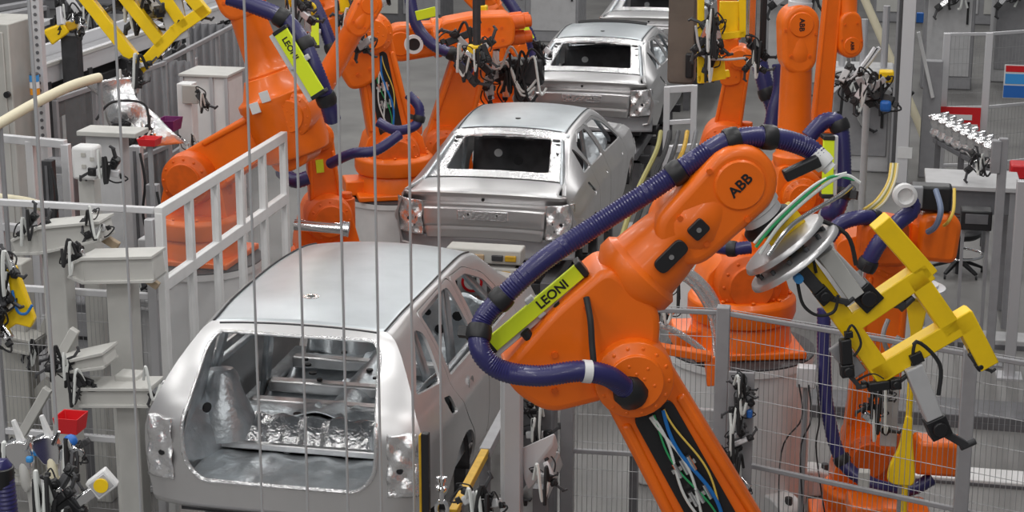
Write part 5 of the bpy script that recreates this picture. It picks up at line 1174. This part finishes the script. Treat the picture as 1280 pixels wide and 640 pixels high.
# walkway, hoses, stands between the saloons and the right robots
a = atz(835, 300, .62); root = thing('grating_walkway', (-2.25, 15.2, 0), 'steel grating walkway strip between the cars and the right robots', 'walkway')
m = MB()
for k in range(30): m.b(-2.6, 15.2 + k * .14, .60, -2.08, 15.23 + k * .14, .63)
for k in range(9): m.b(-2.6 + k * .065, 15.2, .58, -2.585 + k * .065, 19.4, .63)
m.build('grating', GREYP, root, smooth=0)
for x in (-2.64, -2.06): MB().b(x - .03, 15.15, .50, x + .03, 19.45, .66).build('edge_beam', GREY_LT, root, bevel=.006)
for k in range(2):
    for x in (-2.64, -2.06): MB().b(x - .04, 15.3 + k * 2.4, 0, x + .04, 15.38 + k * 2.4, .5).build('leg', GREY_DK, root)
OLIVE = mat('olive_hose', (.30, .27, .07), .5)
for k in range(6):
    x0 = 796 + k * 11; r_ = MB(); pts = [at(x0 - 20, 300, 17.2 + .25 * k), at(x0 + 2 * (k % 3), 240, 18.4 + .25 * k), at(x0 + 24, 190, 19.6 + .25 * k), at(x0 + 30, 165, 20.4 + .25 * k)]
    o = r_.tube(smoothpts(pts, 5), .028, n=7).build('bundle_hose', (OLIVE, RUBBER, DARK, YELLOW_DK, GREY_DK)[k % 5], None)
    tag(o, ['olive hose lying leftmost beside the saloon', 'black hose second from the saloon', 'dark steel hose third from the saloon', 'ochre hose fourth from the saloon', 'dark grey hose in the middle of the floor hoses', 'olive hose right of the dark grey one', 'black hose third from the robots', 'dark steel hose second from the robots', 'ochre hose nearest the right robots'][k], 'hose', 'hoses along the walkway')
for lab, px, d, yt in (('pale aluminium goal frame right of the third car', (834, 868), 23.5, 112), ('lower aluminium rail frame right of the saloon', (840, 868), 21.6, 186)):
    a, b = at(px[0], yt, d), at(px[1], yt - 2, d); root = thing('rail_barrier', (a.x, a.y, 0), lab, 'rail')
    for q in (a, b): MB().b(q.x - .04, q.y - .04, 0, q.x + .04, q.y + .04, q.z + .04).build('post', (ALU_LT, GREY_DK)[d < 21], root, bevel=.005)
    MB().beam(a, b, .07, .09).build('rail', ALU_LT, root, bevel=.006); MB().beam(a - Z_ * .45, b - Z_ * .45, .05, .06).build('rail', ALU_LT, root, bevel=.006)
# hanging brown slab and yellow tool at top right of centre
q = at(852, 50, 15.5); root = thing('hanging_slab', V((q.x, q.y, aty(852, 104, q.y).z)), 'weathered brown grey steel slab hanging in front of the third car', 'counterweight')
BROWN = mat('weathered_steel', (.20, .165, .14), .5, metal=.4, noise=.4, nscale=3)
z0 = aty(852, 104, q.y).z; m = MB(); m.prism(roundpoly([(-.115, 0), (.125, 0), (.125, 1.9), (-.115, 1.9)], .05), (q.x, q.y, z0), X_, Z_, Y_, -.06, .10); m.build('slab', BROWN, root, bevel=.02)
blk(root, 'black_latch', BLACK, aty(862, 82, q.y - .08), (.07, .06, .22), .015); MB().cyl((q.x, q.y, z0 + 1.85), (q.x, q.y, z0 + 4), .03, n=10).build('hanger_rod', DARK, root)
Pt = at(900, 50, 14.6); pt = lambda x, y: atp(x, y, Pt, NV)
G3 = gripper_frame('frame_gripper', 'yellow gripper frame with silver clamps hanging right of the brown slab', [((928, -20), (928, 42)), ((876, -20), (876, 100)), ((876, 98), (908, 92)), ((897, 46), (928, 42)), ((876, -14), (928, -14))], .055, pt, NV)
MB().prism([(0, 0), (.22, .04), (.20, .22), (.12, .24), (.10, .10), (.02, .10)], pt(874, 104), _r, Z_, NV, -.02, .03).build('yellow_plate', YELLOW, G3, bevel=.006); MB().box(pt(912, 22) + NV * -.05, (.16, .04, .26), (_r, NV, Z_)).build('yellow_plate', YELLOW, G3, bevel=.006)
jumble(G3, pt(888, 40) + NV * .06, (.07, .03, .16), RN, 6, .6); jumble(G3, pt(884, 80) + NV * .06, (.04, .02, .05), RN, 2, .5); jumble(G3, pt(945, 70) + NV * .05, (.06, .03, .08), RN, 3, .55)
MB().box(pt(940, 20), (.07, .06, .55), (_r, NV, Z_)).build('chrome_slide', CHROME, G3, bevel=.01); MB().box(pt(954, 30), (.05, .06, .5), (_r, NV, Z_)).build('black_slide', BLACK, G3, bevel=.008)
tubep(G3, 'air_hose', GREY_LT, [pt(868, 30) + NV * .1, pt(876, 66) + NV * .1, pt(900, 72) + NV * .1, pt(930, 70) + NV * .1], .011)
MB().cyl(pt(902, -14), pt(902, -90), .06, n=12).build('hanger', DARK, G3)
# top: yellow heads of the left robots' tools
for k, (x, y, d, w_, h_, lab) in enumerate(((372, -2, 16.5, .22, .16, 'small yellow tool block at the top edge, above the bright green strip'), (438, 2, 17.5, .20, .22, 'yellow tool block with eye at the top edge left of the curved orange arm'), (602, 22, 23.6, .16, .34, 'yellow tool bracket on the robot left of the third car'), (596, 62, 21.2, .22, .12, 'lower yellow tool arm beside the dark weld head'))):
    c = at(x, y, d); root = thing('tool_block', c - Z_ * h_ / 2, lab, 'tool')
    MB().box(c, (w_, .12, h_)).build('block', YELLOW, root, bevel=.02); jumble(root, c + V((.02, -.1, -h_ * .6)), (w_ * .5, .04, .10), RN, 3, .7)
    if k < 2:
        m = MB(); e_ = c + V((w_ * .6, -.04, -h_ * .55)); m.tube([e_ + V((.05 * math.cos(a), 0, .05 * math.sin(a))) for a in [i * PI / 7 for i in range(14)]], .018, n=8, closed=True); m.build('eye_ring', YELLOW, root)
    MB().cyl(c + Z_ * h_ * .4, c + Z_ * 2.2, .05, n=10).build('hanger', DARK, root)
q = at(645, 90, 23.2); root = thing('weld_tool', (q.x, q.y, 0), 'dark spot-welding head with many hoses left of the third car', 'tool')
jumble(root, q, (.42, .12, .30), RN, 11, 1.0, 1.6); jumble(root, at(592, 66, 21.6), (.22, .08, .25), RN, 6, .9, 1.5); MB().cyl((q.x, q.y + .3, 0), (q.x, q.y + .3, q.z), .09, n=12).build('stand', GREY_DK, root); MB().box(q + V((.1, .1, 0)), (.5, .2, .35)).build('head_body', DARK, root, bevel=.03)
q = at(448, 40, 19.2); root = thing('weld_tool', q - Z_ * .2, 'black weld tool with silver knob beside the curved orange arm', 'tool'); jumble(root, q, (.10, .05, .14), RN, 5, .7); MB().sphere(at(441, 42, 19), .05).build('silver_knob', CHROME, root); MB().cyl(q, q + Z_ * 2.4, .035, n=8).build('hanger', DARK, root)
# --- right side
pipe('cream diagonal pole leaning against the tall grey column', [(1068, -30, 27.3), (1090, 20, 27.3), (1104, 52, 27.3), (1145, 146, 27.3), (1158, 180, 27.3)], .065, legs=False)
q = at(1085, 95, 19.6); root = thing('weld_gun', (q.x, q.y, 0), 'weld gun with curved grey blades and yellow block behind the hanging forearm', 'tool')
for k in range(4): MB().tube(smoothpts([at(1050 + 4 * k, 105 - 2 * k, 19.4), at(1070 + 4 * k, 92 - 3 * k, 19.4), at(1086 + 3 * k, 72 - 2 * k, 19.4), at(1094 + 2 * k, 60, 19.4)], 5), .03, n=8).build('curved_blade', (ALU, DARK, CHROME, ALU_LT)[k], root)
blk(root, 'yellow_block', YELLOW, at(1108, 95, 19.3), (.16, .14, .13), .02); blk(root, 'blue_motor', BLUE, at(1107, 132, 19.3), (.12, .16, .12), .03); jumble(root, at(1082, 108, 19.4), (.28, .08, .12), RN, 6, .9, 1.3); MB().cyl((q.x, q.y + .2, 0), (q.x, q.y + .2, q.z), .04, n=12).build('stand', GREY_LT, root)
# shiny parts on a slanted rail
ra, rb2 = atz(1168, 172, 1.05), atz(1240, 212, 1.05); d_ = (rb2 - ra).normalized(); L_ = (rb2 - ra).length
root = thing('parts_rack', (ra.x, ra.y, 0), 'slanted storage rail carrying a row of shiny castings, right', 'rack')
for s in (0, .28): MB().beam(ra + V((0, s, -.03)), rb2 + V((0, s, -.03)), .05, .06).build('rack_rail', GREY_DK, root, bevel=.006)
for e in (.08, .5, .95):
    for s in (0, .28): q = ra + d_ * L_ * e; MB().b(q.x - .03, q.y + s - .03, 0, q.x + .03, q.y + s + .03, q.z).build('rack_leg', GREY_DK, root)
names_ = ['farthest up the rail', 'second from the top of the rail', 'third from the top of the rail', 'in the middle of the rail, upper', 'in the middle of the rail, lower', 'third from the near end', 'second from the near end', 'nearest end of the rail']
for k in range(8):
    q = ra + d_ * (L_ * (.05 + .9 * k / 7)) + V((0, .10, .03)); r_ = thing('shiny_casting', q, 'shiny metal casting on the slanted rail, ' + names_[k], 'metal part', 'castings on the slanted rail')
    m = MB(); m.lathe(q, (0, -.3, 1), [(.0, .07), (.05, .10), (.12, .07), (.2, .10), (.26, .085), (.30, .03)], 14); m.build('body', STEEL_BRT, r_); m = MB(); m.beam(q + V((-.12, 0, .24)), q + V((.14, -.02, .30)), .06, .05); m.build('arm', CHROME, r_, bevel=.012); MB().sphere(q + V((.08, -.06, .22)), .06).build('knuckle', STEEL_BRT, r_)
q = atz(1205, 262, .0); q = at(1208, 225, 18.5); root = thing('work_table', (q.x, q.y, 0), 'grey work table under the slanted rail at the right', 'table')
MB().b(q.x - .42, q.y - .3, q.z - .05, q.x + .55, q.y + .5, q.z).build('top', GREY_LT, root, bevel=.008); MB().b(q.x - .38, q.y - .26, q.z - .30, q.x + .50, q.y - .2, q.z - .05).build('drawer_front', GREY_DK, root, bevel=.006)
for dx in (-.38, .46):
    for dy in (-.24, .42): MB().b(q.x + dx - .03, q.y + dy - .03, 0, q.x + dx + .03, q.y + dy + .03, q.z - .05).build('leg', GREYP, root)
c = q + V((.14, -.1, .0)); root = thing('silver_tool', c, 'crumpled silver tool lying on the grey work table', 'tool'); jumble(root, c + Z_ * .20, (.12, .05, .02), RN, 3, .6)
c = at(1220, 273, 17.6); root = thing('control_box', (c.x, c.y, 0), 'black box on legs in front of the work table', 'box'); MB().box(c, (.30, .22, .20)).build('box', BLACK, root, bevel=.012); MB().box(c + V((0, -.115, .02)), (.22, .01, .10)).build('front_grille', GREY_DK, root, bevel=.003)
for dx in (-.12, .12): MB().b(c.x + dx - .015, c.y - .05, 0, c.x + dx + .015, c.y + .05, c.z - .1).build('leg', GREYP, root)
c = atz(1197, 342, .0); root = thing('swivel_stool', (c.x, c.y, 0), 'dark swivel chair with five-star base and reddish wire back', 'chair')
zb_ = .16
m = MB(); m.cyl((c.x, c.y, 0), (c.x, c.y, zb_ + .30), .03, n=10); m.build('column', DARK, root)
for k in range(5):
    a = 2 * PI * k / 5 + .4; e = V((c.x + .30 * math.cos(a), c.y + .30 * math.sin(a), zb_ - .10)); MB().taper(V((c.x, c.y, zb_ + .02)), e, .06, .05, .04, .03).build('base_arm', BLACK, root, bevel=.006); MB().cyl((e.x - .012, e.y, .03), (e.x + .012, e.y, .03), .03, n=10).build('caster', DARK, root)
MB().tube([V((c.x + .27 * math.cos(i * PI / 10), c.y + .27 * math.sin(i * PI / 10), zb_ + .08)) for i in range(20)], .016, n=8, closed=True).build('foot_ring', CHROME, root)
MB().lathe((c.x, c.y, zb_ + .28), (0, 0, 1), [(0, .20), (.03, .24), (.07, .24), (.09, .2)], 24).build('seat', BLACK, root)
for k in range(6): MB().tube([V((c.x + .20 * math.cos(i * PI / 9), c.y + .18, zb_ + .62 + .035 * (k - 2.5) + (.17) * math.sin(i * PI / 9))) for i in range(18)], .009, n=6, closed=True).build('back_hoop', mat('maroon_wire', (.10, .03, .03), .4), root)
c = at(1276, 212, 20.2); root = thing('red_bin', c - Z_ * .1, 'red bin cut off by the right edge, on a grey shelf', 'bin'); MB().box(c, (.24, .3, .16)).build('bin_body', RED, root, bevel=.02); MB().b(c.x - .2, c.y - .2, c.z - .12, c.x + .3, c.y + .3, c.z - .085).build('shelf_board', GREY_LT, root, bevel=.005)
for dx in (-.17, .25): MB().b(c.x + dx - .02, c.y - .02, 0, c.x + dx + .02, c.y + .02, c.z - .1).build('shelf_leg', GREYP, root)
# control box, cables on the right robot
r5 = R5['root']
blk(r5, 'control_box', BLACK, at(1163, 246, 12.9), (.30, .16, .19), .02); blk(r5, 'grey_box_cover', GREYP, at(1143, 246, 12.78), (.12, .06, .16), .01)
tubep(r5, 'cable', CABLEY, [at(1193, 236, 12.7), at(1192, 262, 12.6), at(1186, 276, 12.6), at(1180, 282, 12.7)], .012); tubep(r5, 'cable', mat('slate_cable', (.16, .20, .30), .5), [at(1170, 238, 12.7), at(1176, 262, 12.55), at(1170, 282, 12.6), at(1160, 290, 12.7)], .022)
MB().prism(roundpoly([(-.16, -.17), (.14, -.20), (.17, .10), (.10, .19), (-.14, .17)], .07), at(1168, 292, 13.0), _r, Z_, NV, -.12, .15).build('motor_housing', ORANGE, r5, bevel=.04); MB().prism(roundpoly([(-.17, -.18), (.18, -.18), (.18, .16), (.0, .2), (-.17, .14)], .07), at(1102, 300, 12.85), _r, Z_, NV, -.12, .12).build('motor_housing', ORANGE_DK, r5, bevel=.04)
# yellow tool stand below
a = at(1128, 600, 12.5); root = thing('tool_stand', (a.x, a.y, 0), 'yellow tool holder with thin rod and broad yellow foot behind the fence', 'tool stand')
z0 = a.z; ztop = aty(1130, 372, a.y).z
MB().cyl((a.x + .02, a.y, 0), (a.x + .02, a.y, ztop), .022, n=12).build('rod', YELLOW, root)
m = MB(); m.prism(roundpoly([(-.11, .0), (-.06, -.03), (.07, -.03), (.09, .02), (.06, .26), (.045, .48), (.0, .50), (-.04, .24), (-.10, .10)], .03), (a.x, a.y, z0), X_, Z_, Y_, -.035, .035); m.build('foot_blade', YELLOW, root, bevel=.012)
MB().cyl((a.x, a.y + .02, 0), (a.x, a.y + .02, z0 + .1), .03, n=10).build('spigot', GREYP, root); MB().b(a.x - .13, a.y - .03, ztop - .02, a.x + .11, a.y + .03, ztop + .05).build('head_plate', YELLOW, root, bevel=.008); MB().prism([(-.02, 0), (.14, .0), (.10, -.26), (.04, -.30)], (a.x - .03, a.y, ztop), X_, Z_, Y_, -.03, .03).build('head_bracket', YELLOW, root, bevel=.008)
m = MB(); m.lathe((a.x + .02, a.y, ztop + .06), (0, 0, 1), [(0, .20), (.025, .20), (.03, .15), (.05, .15)], 26); m.build('turntable', ALU_LT, root)
jumble(root, at(1098, 505, 12.6), (.07, .03, .16), RN, 5, .5); blk(root, 'valve_block', GREY_LT, at(1112, 520, 12.75), (.12, .06, .45)); blk(root, 'valve_block', WHITE_DIRTY, at(1080, 598, 12.4), (.08, .08, .12))
tubep(root, 'loop_hose', GREYP, [at(1110, 400, 12.5), at(1104, 420, 12.45), at(1112, 440, 12.5), at(1124, 420, 12.5)], .018)
# shiny body side frame held behind the fence, with orange beam
c = at(868, 420, 13.0); qq = lambda x, y: atp(x, y, c, NV)
root = thing('body_side_pressing', (c.x, c.y, 0), 'curved shiny body side frame held upright behind the fence', 'sheet metal part')
for px, r_ in (([(806, 352), (835, 336), (862, 342), (888, 368), (902, 405), (906, 440), (906, 500)], .038), ([(828, 350), (850, 345), (872, 362), (890, 398), (896, 440), (897, 500)], .028), ([(800, 400), (840, 412), (880, 440), (900, 475)], .025)):
    MB().tube(smoothpts([qq(*p) for p in px], 8), r_, n=10).build('pressed_rail', STEEL_BRT, root)
b = qq(906, 500); MB().b(b.x - .03, b.y, 0, b.x + .05, b.y + .06, b.z).build('stand_leg', GREY_DK, root); jumble(root, qq(835, 375), (.14, .03, .10), RN, 3, .5)
a, b = at(795, 430, 12.8), at(888, 446, 12.8); root = thing('support_arm', (b.x, b.y, 0), 'orange angled support arm behind the fence, below the shiny frame', 'support'); MB().beam(a, b, .10, .06).build('beam', ORANGE, root, bevel=.008); MB().beam(b, at(892, 482, 12.8), .09, .07).build('drop_leg', ORANGE, root, bevel=.008); q = a; MB().b(q.x - .03, q.y - .02, 0, q.x + .03, q.y + .04, q.z).build('post', GREY_DK, root)
# cable panel on the fence post
q = at(922, 540, 12.35); root = thing('valve_board', (q.x, q.y, 0), 'perforated panel crowded with black hoses beside the fence post', 'panel')
MB().b(q.x - .08, q.y + .06, .25, q.x + .10, q.y + .09, q.z + .42).build('back_plate', GREYP, root, bevel=.004)
MB().b(q.x - .02, q.y + .09, 0, q.x + .03, q.y + .13, .3).build('post', GREYP, root)
for k in range(4): jumble(root, q + V((0, 0, .30 - .2 * k)), (.06, .02, .08), RN, 3, .42)
blk(root, 'blue_plug', BLUE, q + V((.08, -.02, .15)), (.04, .04, .06), .01)
for x_, y_, k in ((838, 350, 0), (1000, 300, 1)): pass
q = at(1008, 470, 13.0); root = thing('hose_manifold', (q.x, q.y, 0), 'grey hose manifold with loose black hoses right of the white pedestal', 'manifold'); blk(root, 'manifold_block', ALU_LT, q, (.14, .10, .16), .01); MB().cyl((q.x, q.y, 0), (q.x, q.y, q.z - .05), .02, n=8).build('post', GREYP, root)
for dx in (-.05, .02, .08): tubep(root, 'loose_hose', RUBBER, [q + V((dx, -.05, -.05)), q + V((dx + .03, -.10, -.3)), q + V((dx - .06 + dx, -.05, -.6)), V((q.x + dx * 3, q.y - .1, .03))], .006)
# near-floor plinths on the right
for k, (y0, y1, px0, zz, mt_, lab) in enumerate(((600, 588, 1130, .05, WHITE, 'white painted floor strip behind the fence, lower right'), (520, 486, 1000, .12, GREY_DK, 'low dark grey plinth across the floor, right'), (430, 418, 1140, .1, GREY_LT, 'pale low kerb running to the right edge behind the posts'))):
    a, b = atz(px0, y0, 0), atz(1330, y1 + (k == 2) * 10, 0); root = thing('floor_plinth', (a.x, a.y, 0), lab, 'plinth')
    MB().b(a.x, a.y, 0, b.x + 1, a.y + (.28, .45, .3)[k], zz).build('slab', mt_, root, bevel=.01)
    MB().b(a.x, a.y - .012, 0, b.x + 1, a.y, zz * .5).build('skirting_strip', GREY_DK, root)
# lettered plate on the panel behind the fence, under the orange support arm
q = at(882, 538, 12.9)
root = thing('machine_cover', (q.x, q.y, 0), 'pale machine cover with small white lettering behind the fence, left of the post', 'panel')
MB().b(q.x - .22, q.y, 0, q.x + .10, q.y + .05, q.z + .16).build('cover', GREY_LT, root, bevel=.01)
text('lettering', 'BEXO', .075, V((q.x + .0, q.y - .004, q.z - .005)), X_, Z_, WHITE, root, .002)
q = at(1112, 214, 20.5); root = thing('cable_bundle', (q.x, q.y, 0), 'pale yellow cable bundle curving down to the floor left of the grey column', 'cable bundle')
for k in range(5): tubep(root, 'cable', (CABLEY, CREAM, OLIVE)[k % 3], [at(1114 + 2 * k, 205, 20.5), at(1110 + 2 * k, 228, 20.2), at(1096 + 2 * k, 250 + k, 19.8), at(1080, 262 + 2 * k, 19.4)], .018)
# --- far background
machine('grey switch cabinet row behind the weld head, top centre', 660, 52, 2.2, 2.0, 1, GREYP)
machine('dark machine housing behind the robots at the top, left of centre', 475, 30, 3.0, 2.2, 1, GREY_DK, kind=1)
machine('grey machine left of the hanging forearm', 1010, 120, 1.6, 2.4, 1, GREYP, kind=1)
machine('pale machine housing between hanging forearm and grey column', 1072, 215, .9, 1.5, .8, GREY_LT)
machine('grey machine behind the back fence, with tall doors', 1180, 30, 3.2, 2.6, 1, GREYP, kind=2)
machine('grey machine column behind the mesh fence, right of the upright duct', 1182, 112, .9, 2.7, .8, GREYP, kind=1)
machine('pale machine column behind the safety sign at the right edge', 1278, 104, 1.2, 2.4, .8, GREY_LT)
machine('dark grey cabinet at the upper right corner', 1310, 22, 2.0, 3.0, 1, GREY_DK)
machine('low grey machine behind the beige cabinet, top left corner', 60, 12, 4.0, 2.0, 1, GREYP, kind=1)
machine('dark housing under the upper left conveyor', 150, 80, 2.6, 1.2, .8, GREY_DK)
machine('grey housing right of the third car', 880, 60, 1.6, 1.8, .8, GREYP)
SCREEN = mat('screen_grey', (.11, .11, .12), .6)
for k, (x, yb, yt, lab) in enumerate(((208, 300, 75, 'tall grey curtain panel left of the white pillar'), (268, 130, 30, 'tall grey corrugated panel behind the white cabinet'), (195, 250, 100, 'narrow grey panel right of the shiny pressing'))):
    c = at(x, yt, (22, 23.6, 22.5)[k]); root = thing('corrugated_screen', (c.x, c.y, 0), lab, 'panel')
    m = MB(); m.grid(lambda u, v: V((c.x - .35 + .7 * u, c.y + .04 * math.sin(u * 40), c.z * v)), 90, 1); m.build('sheet', SCREEN, root, solid=.01)
    for s in (-.38, .38): MB().b(c.x + s - .025, c.y - .03, 0, c.x + s + .025, c.y + .03, c.z + .04).build('edge_post', ALU, root, bevel=.005)
